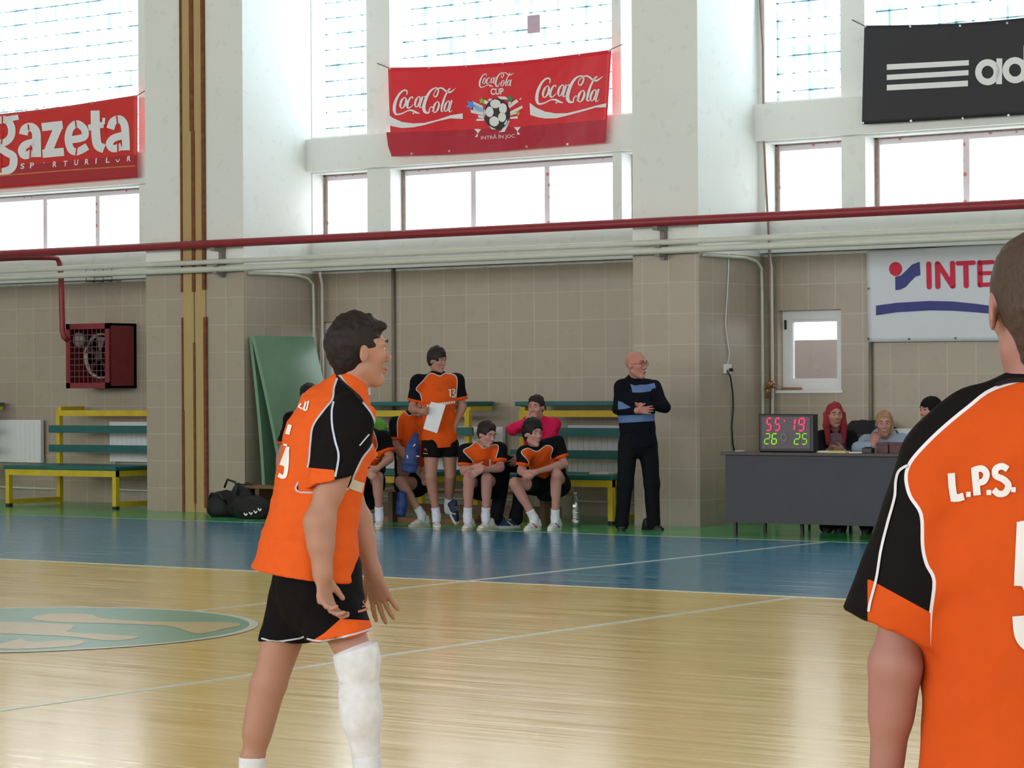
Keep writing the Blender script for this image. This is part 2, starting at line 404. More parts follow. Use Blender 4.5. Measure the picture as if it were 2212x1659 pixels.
# small hinged windows in the tiled wall
for bi, (x0, x1) in small.items():
    wn += 1; z0, z1 = 1.40, 2.25; g = MB(); y0 = YG - .05
    for (a, c, d, f) in ((x0, x1, z0, z0 + .1), (x0, x1, z1 - .1, z1), (x0, x0 + .09, z0 + .1, z1 - .1), (x1 - .09, x1, z0 + .1, z1 - .1)):
        g.box(a, c, y0, y0 + .07, d, f)
    for (a, c, d, f) in ((x0 + .09, x1 - .09, z0 + .1, z0 + .125), (x0 + .09, x1 - .09, z1 - .125, z1 - .1), (x0 + .09, x0 + .115, z0 + .125, z1 - .125), (x1 - .115, x1 - .09, z0 + .125, z1 - .125)):
        g.box(a, c, y0 + .015, y0 + .055, d, f)
    fr = struct(g.build('window_%d' % wn, PVC)); p = MB(); p.box(x0 + .08, x1 - .08, y0 + .03, y0 + .036, z0 + .09, z1 - .09); p.build('pane', PANE, fr)
    h = MB(); h.box(x0 + .03, x0 + .05, y0 - .02, y0, z1 - .2, z1 - .1); h.build('hinge', DARK, fr)
    s_ = MB(); s_.box(x0 - .02, x1 + .02, YB - .02, YB, z0 - .03, z0); s_.build('sill', PVC, fr)
b = MB(); b.box(-42, 6, 25.2, 25.4, -.2, 1.95)
struct(b.build('wall_outside', paint('outside_wall', (150, 140, 138), 0.9, 0.06, 3)))
# brick on the sill of the right small window
b = MB(); b.box(-13.62, -13.42, 24.2, 24.28, 1.402, 1.43); tag(b.build('wood_block', paint('wood_block', (150, 110, 80))), 'small wooden block lying on the sill of the open-niche window', 'wood block')

# expansion joint covers on the double column
J = MB()
for (a, c) in ((397, 421), (424, 446)):
    xa = onY(a, 700, YC)[0]; xb = onY(c, 700, YC)[0]
    J.box(xa, xb, YC - .02, YC, 0.0, 8.15)
jc = tag(J.build('joint_cover', mat_rust()), 'tall pale yellow boards covering the joint down the double column', 'joint cover')
J = MB(); JB = paint('joint_rust', (112, 70, 44), 0.9, 0.35, 12)
for (a, c, z0, z1) in ((395, 398.5, 2.6, 8.1), (395.5, 400, 0, 1.2), (396, 398.5, 1.2, 2.3), (443, 449, 0.05, 2.3), (441, 447, 2.62, 8.1), (421, 424.5, 0.1, 2.0), (416, 424, 4.5, 8.1), (419, 425.5, 2.6, 4.5)):
    xa = onY(a, 700, YC)[0]; xb = onY(c, 700, YC)[0]; J.box(xa, xb, YC - .035, YC - .002, z0, z1)
J.build('batten', JB, jc)

# painted marks on the floor
LINE = paint('floor_line_white', (196, 200, 188), 0.3, 0.06, 6); GREENF = paint('floor_emblem_green', (76, 138, 94), 0.3, 0.1, 3)
EMB = paint('floor_emblem_yellow', (186, 160, 84), 0.3, 0.1, 8); PALE = paint('floor_line_pale', (150, 176, 168), 0.3, 0.1, 6)
def fl(x, y): return (x, y, 0.0035)
for i, (x, w_, y0, y1, mt) in enumerate(((-11.5, .05, 5, 21.3, LINE), (-8.68, .05, 4, 15.6, LINE), (-17.0, .03, 10, 15.6, PALE), (-17.0, .03, 15.7, 16.4, PALE))):
    b = MB(); b.box(x - w_ / 2, x + w_ / 2, y0, y1, 0.0, .0025); b.build('court_line', mt, floor)
for (y, w_, mt) in ((15.65, .05, LINE), (21.3, .03, PALE)):
    b = MB(); b.box(-42, 6, y - w_ / 2, y + w_ / 2, 0.0, .002); b.build('court_line', mt, floor)
b = MB(); cx, cy, R_ = -11.62, 11.12, 1.47
ring = [(cx + R_ * math.cos(t), cy + R_ * math.sin(t)) for t in np.linspace(0, 2 * math.pi, 72, False)]
b.add([(x, y, .003) for x, y in ring], [tuple(range(72))]); b.build('centre_circle', GREENF, floor)
b = MB(); stroke(b, ring, .055, fl, 1, True); b.build('circle_line', LINE, floor)
EB = MB(); ef = lambda x, y: (*onZ(x / 3.16, 1134 + y / 3.16)[:2], .0042)
for P in ([(215, 640), (330, 612), (600, 612), (700, 640), (1000, 662), (1560, 670), (1635, 690), (1520, 715), (1440, 735), (1330, 745), (1200, 705), (1080, 690), (680, 674), (500, 672), (300, 660)],
          [(-200, 670), (0, 665), (460, 682), (490, 710), (470, 735), (800, 755), (950, 770), (760, 795), (450, 765), (0, 745), (-200, 740)],
          [(-150, 815), (0, 815), (150, 778), (200, 800), (560, 792), (500, 830), (200, 850), (0, 850), (-150, 840)]):
    blob(EB, P, ef, 0, 5, True, 0)
EB = EB.build('circle_emblem', EMB, floor)
for pl in EB.data.polygons:
    if pl.normal.z < 0: pl.flip()

# ---------------------------------------------------------------- long pipes and cables
def pipe(name, pts, r, mt, label, cat, group=None, par=None, seg=12):
    b = MB(); b.tube(pts, r, seg); o = b.build(name, mt, par, True)
    if par is None: tag(o, label, cat, group)
    return o
rp = pipe('red_pipe', [(-41.9, 22.70, 3.145), (5.9, 22.70, 3.145)], .048, REDP, 'long thick dark red pipe running across in front of the columns', 'pipe')
pipe('white_pipe', [(-41.9, 22.74, 2.945), (5.9, 22.74, 2.93)], .030, WPIPE, 'upper of the two long thin white pipes below the red pipe', 'pipe')
pipe('white_pipe', [(-41.9, 22.74, 2.855), (5.9, 22.74, 2.85)], .036, WPIPE, 'lower of the two long thin white pipes below the red pipe', 'pipe')
for (x, q) in ((478, 545), (1432, 505)):
    X = onY(x, q, 22.8)[0]; b = MB(); b.box(X - .025, X + .025, 22.78, YC + .01, 2.76, 3.1); b.box(X - .03, X + .03, 22.64, YC, 3.06, 3.1); b.box(X - .03, X + .03, 22.68, YC, 2.79, 2.82); b.box(X - .03, X + .03, 22.68, YC, 2.88, 2.905)
    b.build('pipe_bracket', paint('bracket_grey', (126, 122, 116), .6), rp)
# wider duct strip between the pipes, at the back wall of each bay
for (x0, x1) in ((-19.98, -14.64), (-13.8, -8.46), (-26.9, -21.57)):
    b = MB(); b.box(x0, x1, YB - .12, YB, 2.86, 2.90); b.box(x0, x1, YU - .03, YU, 3.0, 3.04)
    nm = {-19.98: 'in the middle bay', -13.8: 'in the right bay', -26.9: 'in the left bay'}[x0]
    tag(b.build('wall_ledge', WHITE, None), 'narrow white ledge along the top of the tiles ' + nm, 'ledge')
def P_(*q): return [onY(x, y, Y) for x, y, Y in q]
# branch pipe to the fan heater
pipe('branch_pipe', P_((-20, 560, 23.0), (60, 556, 23.05), (112, 556, 23.4), (124, 558, 23.5), (129, 568, 23.5), (132, 600, 23.5), (135, 715, 23.5), (138, 728, 23.5), (148, 736, 23.55)), .036, REDP, 'dark red branch pipe bending down into the fan heater', 'pipe')
for bx, tg in ((-20.0, 'in the corner behind the green mats'), (-13.82, 'in the corner beside the small open window')):
    mb_ = MB(); X = bx
    mb_.tube([(X + .03, 22.9, 2.80), (X + .03, 23.75, 2.80), (X + .05, 23.95, 2.77), (X + .06, 24.04, 2.70), (X + .06, 24.05, 2.4), (X + .06, 24.05, .1)], .017, 8)
    mb_.tube([(X + .14, 24.08, 2.85), (X + .14, 24.08, 2.8), (X + .15, 24.1, 2.7), (X + .15, 24.1, .1)], .017, 8)
    tag(mb_.build('riser_pipes', WPIPE, None, True), 'pair of thin white riser pipes ' + tg, 'pipe')
mb_ = MB(); c = onY(1664, 836, 24.0); mb_.tube([c + V3(-.05, 0, -.03), c + V3(.06, -.04, .05)], .022, 8); mb_.tube([c + V3(.03, -.03, .0), c + V3(.10, -.06, .0)], .012, 8); mb_.tube([c + V3(-.03, 0, .05), c + V3(-.03, 0, -.12)], .026, 8)
tag(mb_.build('valve', paint('brass', (150, 110, 80), .4, .2, 20, .6), None, True), 'small brass valve on the riser pipes left of the small window', 'valve')
pipe('wall_cable', P_((1641, -10, 24.07), (1648, 100, 24.07), (1650, 300, 24.05), (1656, 420, 24.05), (1661, 520, 24.05), (1663, 700, 24.12), (1664, 900, 24.15)), .012, paint('cable_brown', (140, 112, 104)), 'brown cable running down the corner right of the single column', 'cable', seg=6)
pipe('vertical_strip', [onY(849, 577, 24.17), (onY(849, 577, 24.17)[0], 24.17, .3)], .022, paint('strip_grey', (120, 112, 100)), 'grey vertical conduit on the tiled wall above the spectator bench', 'conduit', seg=8)
Xr = onY(1880, 745, 24.17)[0]
pipe('vertical_strip', [(Xr, 24.17, 2.0), (Xr, 24.17, .3)], .02, paint('strip_grey', (120, 112, 100)), 'grey vertical conduit below the white banner on the right', 'conduit', seg=8)
# socket and cables on the column side (X = -13.82)
def sx(x, y, off=.012): return onX(x, y, -13.82 + off)
pipe('white_cable', [sx(*q) for q in ((1574, 548), (1573, 600), (1570, 650), (1567, 700), (1572, 740), (1576, 765), (1571, 790))], .006, PVC, 'thin white cable hanging down the column side to the socket', 'cable', seg=6)
pipe('black_cable', [sx(*q) for q in ((1571, 800, .05), (1578, 815, .05), (1583, 850, .03), (1584, 880), (1581, 920), (1583, 960), (1590, 985))], .009, BLACKP, 'black cable hanging from the wall socket to behind the table', 'cable', seg=6)
s0 = sx(1568, 797, 0); so = thing('wall_socket', 'white wall socket with a black plug on the column side', 'socket', s0)
b = MB(); b.box(s0[0], s0[0] + .035, s0[1] - .06, s0[1] + .06, s0[2] - .05, s0[2] + .05); b.build('socket_plate', PVC, so, bevel=.006)
b = MB(); b.lathe([(.018, 0), (.02, .02), (.012, .04)], s0 + V3(.035, .02, -.01), 10, 0, (1, 0, 0)); b.build('plug', BLACKP, so, True)

# ---------------------------------------------------------------- fan heater and emergency lamp
hx0 = onY(142, 700, 23.7)[0]; hx1 = onY(235, 700, 23.7)[0]; hz0, hz1 = 1.47, 2.29
ht = thing('fan_heater', 'dark red box fan heater mounted on the tiled wall at left', 'heater', (hx0, 24.2, hz0))
b = MB(); t_ = .07
b.box(hx0, hx1, 23.72, YB, hz1 - .03, hz1); b.box(hx0, hx1, 23.72, YB, hz0, hz0 + .03); b.box(hx0, hx0 + .03, 23.72, YB, hz0, hz1); b.box(hx1 - .03, hx1, 23.72, YB, hz0, hz1); b.box(hx0, hx1, YB - .05, YB, hz0, hz1)
for (a, c, d, e) in ((hx0, hx1, hz1 - t_, hz1), (hx0, hx1, hz0, hz0 + t_), (hx0, hx0 + t_, hz0, hz1), (hx1 - t_, hx1, hz0, hz1)): b.box(a, c, 23.70, 23.73, d, e)
b.build('housing', paint('heater_red', (126, 34, 44), .5, .12, 8), ht)
b = MB()
for i in range(1, 8): x = hx0 + t_ + (hx1 - hx0 - 2 * t_) * i / 8; b.tube([(x, 23.71, hz0 + t_), (x, 23.71, hz1 - t_)], .005, 5)
for i in range(1, 9): z = hz0 + t_ + (hz1 - hz0 - 2 * t_) * i / 9; b.tube([(hx0 + t_, 23.705, z), (hx1 - t_, 23.705, z)], .005, 5)
b.build('grille', paint('grille_wire', (110, 78, 78), .4, .1), ht)
fc = V3((hx0 + hx1) / 2 + .03, 23.95, (hz0 + hz1) / 2)
b = MB(); b.lathe([(.29, 0), (.29, .05), (.27, .05), (.27, 0)], fc, 32, 0, (0, -1, 0)); b.lathe([(.27, -.02), (.27, -.01)], fc, 32, 0, (0, -1, 0)); b.build('shroud', paint('shroud_cream', (190, 180, 168), .5, .1), ht, True)
b = MB(); b.lathe([(.07, .02), (.07, .09), (.04, .10)], fc, 20, 0, (0, -1, 0))
for k in range(5):
    t = k * 2 * math.pi / 5; a = V3(math.cos(t), 0, math.sin(t)); a2 = V3(math.cos(t + .45), 0, math.sin(t + .45)); q = V3(0, -.05, 0)
    b.add([fc + a * .06 + q, fc + a * .25 + q * .6, fc + a2 * .25 + q * 1.4, fc + a2 * .06 + q * 1.2, fc + a * .06 + q * 1.1, fc + a * .25 + q * .7, fc + a2 * .25 + q * 1.5, fc + a2 * .06 + q * 1.3], [(0, 1, 2, 3), (7, 6, 5, 4), (0, 4, 5, 1), (1, 5, 6, 2), (2, 6, 7, 3)])
b.build('fan_blades', paint('fan_dark', (70, 40, 44), .4), ht)
b = MB(); b.lathe([(.09, 0), (.09, .1), (.05, .12)], V3(hx0 + .16, 23.85, hz1 - .2), 16, 0, (0, -1, 0)); b.build('motor', paint('motor_grey', (150, 140, 138), .4), ht, True)
lx0 = onY(182, 600, 24.0)[0]; lx1 = onY(238, 600, 24.0)[0]
lp = thing('bulkhead_lamp', 'small white bulkhead lamp in a wire cage above the fan heater', 'lamp', ((lx0 + lx1) / 2, YB, 2.85))
b = MB(); b.box(lx0 + .03, lx1 - .03, YB - .12, YB, 2.87, 2.98); b.build('lamp_body', WHITE, lp, bevel=.02)
b = MB()
for i in range(4): x = lx0 + (lx1 - lx0) * i / 3; b.tube([(x, YB, 2.84), (x, YB - .17, 2.84), (x, YB - .17, 3.0), (x, YB, 3.0)], .005, 5)
for z in (2.84, 3.0): b.tube([(lx0, YB - .17, z), (lx1, YB - .17, z)], .005, 5)
b.build('cage', DARK, lp)
b = MB(); b.lathe([(.04, 0), (.05, .04), (.02, .08)], V3((lx0 + lx1) / 2, YB - .06, 3.0), 12); b.build('cap', DARK, lp, True)

# ---------------------------------------------------------------- radiators
def radiator(x0, x1, z0, z1, label):
    r = thing('radiator', label, 'radiator', (x0, YB, z0), 'white panel radiators along the wall')
    b = MB(); b.box(x0, x1, YB - .10, YB - .04, z0, z1)
    n = int((x1 - x0) / .08)
    for i in range(n): xx = x0 + (i + .5) * (x1 - x0) / n; b.box(xx - .012, xx + .012, YB - .106, YB - .10, z0 + .03, z1 - .03)
    b.build('panel', PVC, r, bevel=.008)
    b = MB(); b.tube([(x0 + .05, YB - .06, z0), (x0 + .05, YB - .06, .17), (x1 + .3, YB - .06, .16)], .014, 8); b.build('feed_pipe', WPIPE, r, True)
    for xx in (x0 + .2, x1 - .25): b = MB(); b.box(xx, xx + .05, YB - .05, YB, z0 + .1, z1 - .1); b.build('wall_bracket', DARK, r)
radiator(-23.38, -21.7, .53, 1.04, 'white panel radiator behind the green slats of the left spectator bench')
radiator(-25.8, -24.62, .50, 1.06, 'white panel radiator at the left edge, half hidden by a bench end')
radiator(-19.5, -17.2, .5, 1.0, 'white panel radiator behind the seated players in the middle bay')
radiator(-16.3, -14.7, .45, 1.02, 'white panel radiator behind the bench beside the bald man')
radiator(-12.6, -10.3, .45, 1.0, 'white panel radiator behind the people at the table')

# ---------------------------------------------------------------- spectator benches
def tribune(x0, x1, top, label, yf=22.78, yb=23.66):
    t = thing('spectator_bench', label, 'bench', ((x0 + x1) / 2, (yf + yb) / 2, 0), 'yellow framed spectator benches with green boards')
    zs = .50; zt = 1.19
    for x in (x0, x1):
        b = MB(); b.box(x - .03, x + .03, yf - .03, yf + .03, .04, zs - .03); b.box(x - .03, x + .03, yf - .031, yf + .031, 0, .04, 1); b.build('leg', [YEL, DARK], t)
        b = MB(); b.box(x - .03, x + .03, yb - .03, yb + .03, 0, zt); b.build('back_post', YEL, t)
        b = MB(); b.box(x - .025, x + .025, yf + .03, yb - .03, .03, .09); b.build('floor_rail', YEL, t)
        b = MB(); b.box(x - .025, x + .025, yf - .03, yb, zs - .10, zs - .03); b.build('side_rail', YEL, t)
        b = MB(); b.box(x - .03, x + .03, yb, YB - .12, zt, zt + .05); b.build('top_bracket', YEL, t)
    b = MB(); b.box(x0 - .03, x1 + .03, yf - .035, yf + .03, zs - .105, zs - .03); b.build('seat_beam', YEL, t)
    b = MB(); b.box(x0 - .05, x1 + .05, yf - .06, yb - .1, zs - .03, zs + .02); b.build('seat', TEAL, t, bevel=.012)
    b = MB(); b.box(x0, x1, yb - .035, yb + .03, zt - .07, zt); b.build('top_beam', YEL, t)
    for z in (.66, .905):
        b = MB(); b.box(x0 - .13, x1 + .10, yb - .065, yb - .035, z, z + .095); b.build('back_slat', TEAL, t)
    if top: b = MB(); b.box(x0 - .05, x1 + .05, yb - .09, YB - .10, zt + .05, zt + .1); b.build('top_board', TEAL, t, bevel=.01)
    return t
tribune(-23.83, -22.0, False, 'yellow framed bench left of the double column, its top board missing')
tribune(-27.0, -25.33, True, 'yellow framed bench cut off by the left edge of the photo')
xe = onY(1012, 1000, 23.66)[0]; tribune(xe - 1.75, xe, True, 'yellow framed bench behind the standing player with the paper')
xs_ = onY(1130, 1000, 23.66)[0]; xe2 = onY(1318, 1100, 22.78)[0]; tribune(xs_, xe2 + .02, True, 'yellow framed bench behind the bald man and the man in pink')
b = MB(); c = onY(1305, 1031, 23.05); b.box(c[0] - .12, c[0] + .12, c[1] - .1, c[1] + .1, .522, .54)
tag(b.build('papers', paint('paper', (226, 222, 204), .8, .03)), 'few pale papers lying on the green seat left of the bald man', 'papers')

# low gymnastics bench the players sit on
gx0 = onZ(548, 1117)[0]; yb0 = 22.12
gb = thing('gym_bench', 'long low wooden gymnastics bench under the seated players', 'bench', (-17, yb0, 0))
b = MB(); b.box(-19.5, -15.08, yb0, yb0 + .27, .325, .36); b.build('seat_board', paint('gym_wood', (122, 84, 58), .5, .15, 10), gb, bevel=.006)
b = MB(); b.box(-19.4, -15.15, yb0 + .11, yb0 + .16, .10, .20); b.build('lower_beam', paint('gym_wood2', (112, 78, 56), .6, .15, 10), gb)
for x in (-19.2, -17.3, -15.3):
    b = MB(); b.box(x - .03, x + .03, yb0 + .02, yb0 + .25, .0, .325); b.build('leg', paint('gym_leg', (92, 72, 50), .6), gb)
b = MB(); b.box(-18.9, -16.3, yb0 + .1, yb0 + .4, 0.0, .05); tag(b.build('floor_plank', paint('plank', (150, 104, 70), .6, .15, 10)), 'orange-brown plank lying on the floor under the gymnastics bench', 'plank')

# green mats leaning on the double column
def mat_sheet(xt, xb_, bow, th, y0, y1, z1, label, z0=0.0):
    vs = []; N = 24
    for i in range(N + 1):
        t = i / N; z = z0 + (z1 - z0) * (1 - t); X = xt + (xb_ - xt) * t ** 1.0 + bow * math.sin(math.pi * t)
        for dx, y in ((0, y0), (th, y0), (th, y1), (0, y1)): vs.append((X + dx, y, z))
    fs = []
    for i in range(N):
        for j in range(4): a = i * 4 + j; c = i * 4 + (j + 1) % 4; fs.append((a, c, c + 4, a + 4))
    fs += [(3, 2, 1, 0), (N * 4, N * 4 + 1, N * 4 + 2, N * 4 + 3)]
    return tag(fix_normals(mesh('gym_mat', vs, fs, paint('mat_green', (112, 150, 124), .28, .08, 3, 0, 0, .6))), label, 'mat', 'green gym mats')
mat_sheet(-19.99, -19.78, .03, .045, 22.92, 23.96, 2.06, 'green gym mat leaning closest against the double column')
mat_sheet(-19.935, -19.42, .03, .045, 22.90, 23.98, 2.07, 'outer green gym mat with the glare on it, leaning beside the double column')

# black bags on the floor
from mathutils import noise as mn
def lump(name, c, r, seed, mats, amp=.18, flat=True, seg=36, rings=20):
    vs = []; fs = []
    for i in range(rings + 1):
        ph = math.pi * i / rings
        for j in range(seg):
            t = 2 * math.pi * j / seg; d = Vector((math.sin(ph) * math.cos(t), math.sin(ph) * math.sin(t), math.cos(ph)))
            k = 1 + amp * mn.noise(d * 1.6 + Vector((seed, 0, 0))) + amp * .45 * mn.noise(d * 5 + Vector((0, seed, 0)))
            z = c[2] + d.z * r[2] * k; vs.append((c[0] + d.x * r[0] * k, c[1] + d.y * r[1] * k, max(0.0, z) if flat else z))
    for i in range(rings):
        for j in range(seg): fs.append((i * seg + j, (i + 1) * seg + j, (i + 1) * seg + (j + 1) % seg, i * seg + (j + 1) % seg))
    return fix_normals(mesh(name, vs, fs, mats, None, True))
BAG = paint('bag_black', (20, 19, 22), .7, .2, 12, 0, .3)
c = onZ(478, 1116); o = tag(lump('sports_bag', (c[0] - .02, c[1] + .06, .12), (.20, .18, .17), 3, BAG), 'round black bag leftmost on the floor beside the double column', 'bag', 'black sports bags')
b = MB(); q = V3(c[0], c[1] - .08, .1)
b.tube([q + V3(-.12, 0, .1), q + V3(-.05, -.03, .17), q + V3(.08, -.03, .16), q + V3(.14, 0, .06)], .012, 6); b.build('strap', BLACKP, o, True)
c = onZ(525, 1117); o = tag(lump('sports_bag', (c[0] + .02, c[1] + .0, .16), (.20, .17, .21), 8, BAG, .3), 'taller lumpy black bag in the middle of the pile by the double column', 'bag', 'black sports bags')
b = MB(); q = V3(c[0] + .02, c[1] - .17, .16)
b.tube([q + V3(-.18, .04, .18), q + V3(-.1, 0, .27), q + V3(.0, .02, .24), q + V3(.05, 0, .1)], .014, 6); b.build('strap', BLACKP, o, True)
c = onZ(553, 1119); o = tag(lump('sports_bag', (c[0] + .05, c[1] - .10, .1), (.25, .16, .15), 15, BAG), 'black bag with white marks, rightmost of the pile beside the gym mats', 'bag', 'black sports bags')
b = MB()
for k, (x, y) in enumerate(((530, 1111), (541, 1109), (551, 1106), (560, 1101))):
    stroke(b, [(x - 3, y - 3), (x + 1, y + 2), (x + 4, y - 2)], 3, lambda a, c_: onY(a, c_, c[1] - .27), 3)
b.build('white_marks', WHITEM, o)

# ---------------------------------------------------------------- banners
def sheet(name, Y, corners, wave, mt, label, margin=0.0, nx=60, nz=20, sag=.05, group=None):
    TL, TR, BL, BR = [onY(*q, Y)[[0, 2]] for q in corners]; vs = []
    for i in range(nz + 1):
        v = i / nz
        for j in range(nx + 1):
            u = j / nx; p = TL * (1 - u) * (1 - v) + TR * u * (1 - v) + BL * (1 - u) * v + BR * u * v
            z = p[1] - sag * (1 - v) * math.sin(math.pi * u); vs.append((p[0], Y + wave(p[0], z), z))
    n = (nx + 1) * (nz + 1); vs += [(x, y + .006, z) for x, y, z in vs]; fs = []
    for i in range(nz):
        for j in range(nx):
            a = i * (nx + 1) + j; q = (a, a + nx + 1, a + nx + 2, a + 1); fs.append(q); fs.append(tuple(k + n for k in q[::-1]))
    rim = [j for j in range(nx + 1)] + [i * (nx + 1) + nx for i in range(1, nz + 1)] + [nz * (nx + 1) + j for j in range(nx - 1, -1, -1)] + [i * (nx + 1) for i in range(nz - 1, 0, -1)]
    for a, c in zip(rim, rim[1:] + rim[:1]): fs.append((a, c, c + n, a + n))
    o = tag(mesh(name, vs, fs, mt, None, True), label, 'banner')
    return o, (lambda x, y, lift=.006: (lambda P: (P[0], Y + wave(P[0], P[2]) - lift, P[2]))(onY(x, y, Y)))
def wv(a, k1, k2, ph): return lambda x, z: a * (math.sin(k1 * x + .7 * z + ph) + .6 * math.sin(k2 * x - 1.9 * z + 2 * ph)) * .5
def grommets(par, pts, fn, mt=None):
    b = MB()
    for (x, y) in pts: stroke(b, [(x + 1.8 * math.cos(t), y + 1.8 * math.sin(t)) for t in np.linspace(0, 6.28, 9)[:-1]], 1.4, lambda a, c: fn(a, c, .01), 1, True)
    b.build('grommet', mt or paint('grommet_metal', (190, 190, 196), .3, .05, 9, .8), par)
def rope(par, a, b_, Y0, Y1):
    m_ = MB(); m_.tube([onY(*a, Y0), onY(*b_, Y1)], .006, 6); m_.build('tie_rope', DARK, par)

# red cola banner ------------------------------------------------
def mat_banner(name, c, c2, rough=.38):
    t = NT(name); p, x, y, z = t.pos(); n = t.noise(p, 2.5, 3); t.col(t.mix(n, rgba(c), rgba(c2))); t.set(rough, 0, .4); t.bump(t.noise(p, 3.0, 2), .5, .03); return t.m
CR = mat_banner('cola_red', (216, 28, 44), (224, 36, 50)); DRED = mat_banner('cola_dark_red', (176, 20, 48), (184, 26, 54))
coke, cf = sheet('sponsor_banner', 23.9, ((838, 146), (1319, 107), (845, 338), (1307, 308)), wv(.018, 2.2, 5.0, .4), CR, 'red cola cup banner with a football, hanging below the middle glass blocks')
K = lambda x, y: (820 + x / 4.174, 100 + y / 4.174)
b = MB(); blob(b, [K(*q) for q in ((63, 775), (500, 765), (900, 745), (1300, 722), (1700, 690), (2045, 660), (2036, 868), (1700, 895), (1100, 945), (600, 975), (110, 990), (78, 900))], lambda a, c: cf(a, c, .004)); b.build('dark_band', DRED, coke)
b = MB()
def script(ox, oy, s):
    f = lambda x, y: K(ox + (x - 125) * s, oy + (y - 370) * s)
    def S(P, w0=14, closed=False):
        stroke(b, [(*f(p[0], p[1]), (p[2] if len(p) > 2 else w0) * s / 4.174) for p in P], 1, cf, 6, closed)
    S([(243, 440, 6), (247, 408, 12), (222, 396, 14), (180, 430, 18), (145, 500, 26), (134, 570, 28), (150, 612, 18), (200, 606, 12), (250, 582, 10), (290, 578, 16), (322, 594, 20), (360, 606, 3)])
    S([(298, 600, 20), (304, 612, 4)])
    def o(cx, cy, rx=22, ry=48, w=14):
        S([(cx + rx * math.cos(t) + .28 * ry * -math.sin(t) * -1 * 1.0, cy + ry * -math.sin(t), w * (1.3 if abs(math.cos(t)) > .7 else .7)) for t in np.linspace(0, 2 * math.pi, 12, False)], w, True)
    o(213, 510); S([(298, 470, 14), (290, 455, 8), (272, 468, 14), (252, 510, 20), (250, 548, 18), (268, 555, 10), (300, 525, 6)])
    o(340, 500, 20, 46); S([(385, 450, 16), (370, 500, 16), (358, 545, 14), (372, 550, 6), (388, 530, 4)])
    S([(398, 455, 10), (412, 453, 14), (425, 452, 4)])
    S([(470, 590, 6), (480, 560, 10), (462, 545, 8), (445, 570, 10), (440, 598, 12), (405, 590, 26), (395, 540, 30), (420, 460, 26), (458, 400, 18), (500, 376, 12), (526, 384, 12), (524, 420, 14), (504, 454, 12), (484, 440, 8), (500, 400, 8), (540, 376, 12), (570, 382, 16), (604, 408, 16), (640, 412, 16), (690, 376, 2)])
    o(508, 548); S([(640, 378, 10), (618, 398, 14), (590, 450, 16), (566, 520, 20), (556, 575, 16), (566, 588, 8), (584, 570, 4)])
    o(608, 540, 20, 46); S([(652, 486, 16), (638, 540, 16), (628, 584, 14), (642, 590, 6), (656, 572, 3)])
script(125, 370, 1.0); script(1415, 262, 1.06); script(903, 236, .55)
def swoosh(dx, dy, a, c_):
    blob(b, [K(x + dx, y + dy) for x, y in a + c_[::-1]], cf)
swoosh(0, 0, [(66, 602), (120, 645), (200, 682), (300, 695), (400, 690), (520, 662), (640, 622), (752, 605)], [(64, 705), (130, 724), (200, 737), (300, 730), (400, 710), (520, 675), (640, 650), (754, 655)])
swoosh(0, 0, [(1358, 510), (1420, 555), (1500, 590), (1600, 607), (1700, 603), (1850, 565), (1950, 535), (2042, 513)], [(1365, 620), (1430, 640), (1500, 652), (1600, 650), (1700, 625), (1850, 582), (1950, 552), (2040, 550)])
text(b, 'CUP', K(1005, 440), K(1122, 436), K(1005, 380), cf, .03)
text(b, 'INTR\u0102 \u00ceN JOC', K(917, 850), K(1225, 832), K(915, 800), cf)
for P in (((855, 745), (918, 748), (890, 785)), ((862, 818), (885, 818), (890, 780)), ((1215, 730), (1278, 728), (1248, 768)), ((1244, 798), (1275, 795), (1246, 765)),
          ((1068, 452), (1140, 455), (1165, 480), (1090, 478)), ((1072, 775), (1130, 772), (1175, 680), (1165, 640), (1100, 760))):
    blob(b, [K(*q) for q in P], cf)
for P in (((845, 495), (935, 540), (945, 600), (850, 585)), ((820, 570), (940, 600), (945, 625), (830, 600)), ((890, 620), (945, 628), (945, 650), (895, 645)), ((878, 655), (945, 652), (945, 672), (875, 673)), ((945, 480), (990, 500), (970, 525), (945, 515)),
          ((1165, 525), (1240, 478), (1258, 500), (1175, 560)), ((1180, 590), (1290, 535), (1296, 558), (1180, 620)), ((1180, 640), (1250, 630), (1252, 652), (1178, 655)), ((1165, 500), (1205, 505), (1190, 540), (1165, 545)), ((1180, 600), (1250, 585), (1250, 605), (1180, 625)), ((1262, 480), (1288, 460), (1280, 478), (1268, 486))):
    blob(b, [K(*q) for q in P], cf)
b.build('white_print', WHITEM, coke)
def star(mb_, cx, cy, r, rot, fn): blob(mb_, [K(cx + (r if k % 2 == 0 else r * .45) * math.cos(rot + k * math.pi / 5), cy + 1.05 * (r if k % 2 == 0 else r * .45) * math.sin(rot + k * math.pi / 5)) for k in range(10)], fn)
cf2 = lambda a, c: cf(a, c, .010)
for nm, cc, (sx_, sy_, r), rt in (('blue_star', (90, 150, 226), (828, 530, 50), .3), ('green_star', (140, 196, 60), (928, 492, 32), -.3), ('teal_star', (40, 150, 100), (1182, 478, 38), -.2), ('orange_star', (226, 150, 60), (1255, 604, 30), .1)):
    b = MB(); star(b, sx_, sy_, r, rt, cf2); b.build(nm, paint(nm + '_print', cc, .6, .03), coke)
b = MB(); blob(b, [K(x, y) for x, y in ((858, 520), (935, 560), (938, 598), (862, 575))], cf2); b.build('blue_ray', paint('pale_blue_print', (150, 190, 232), .6, .03), coke)
b = MB(); fc0 = (1062, 612); ER = (114, 142)
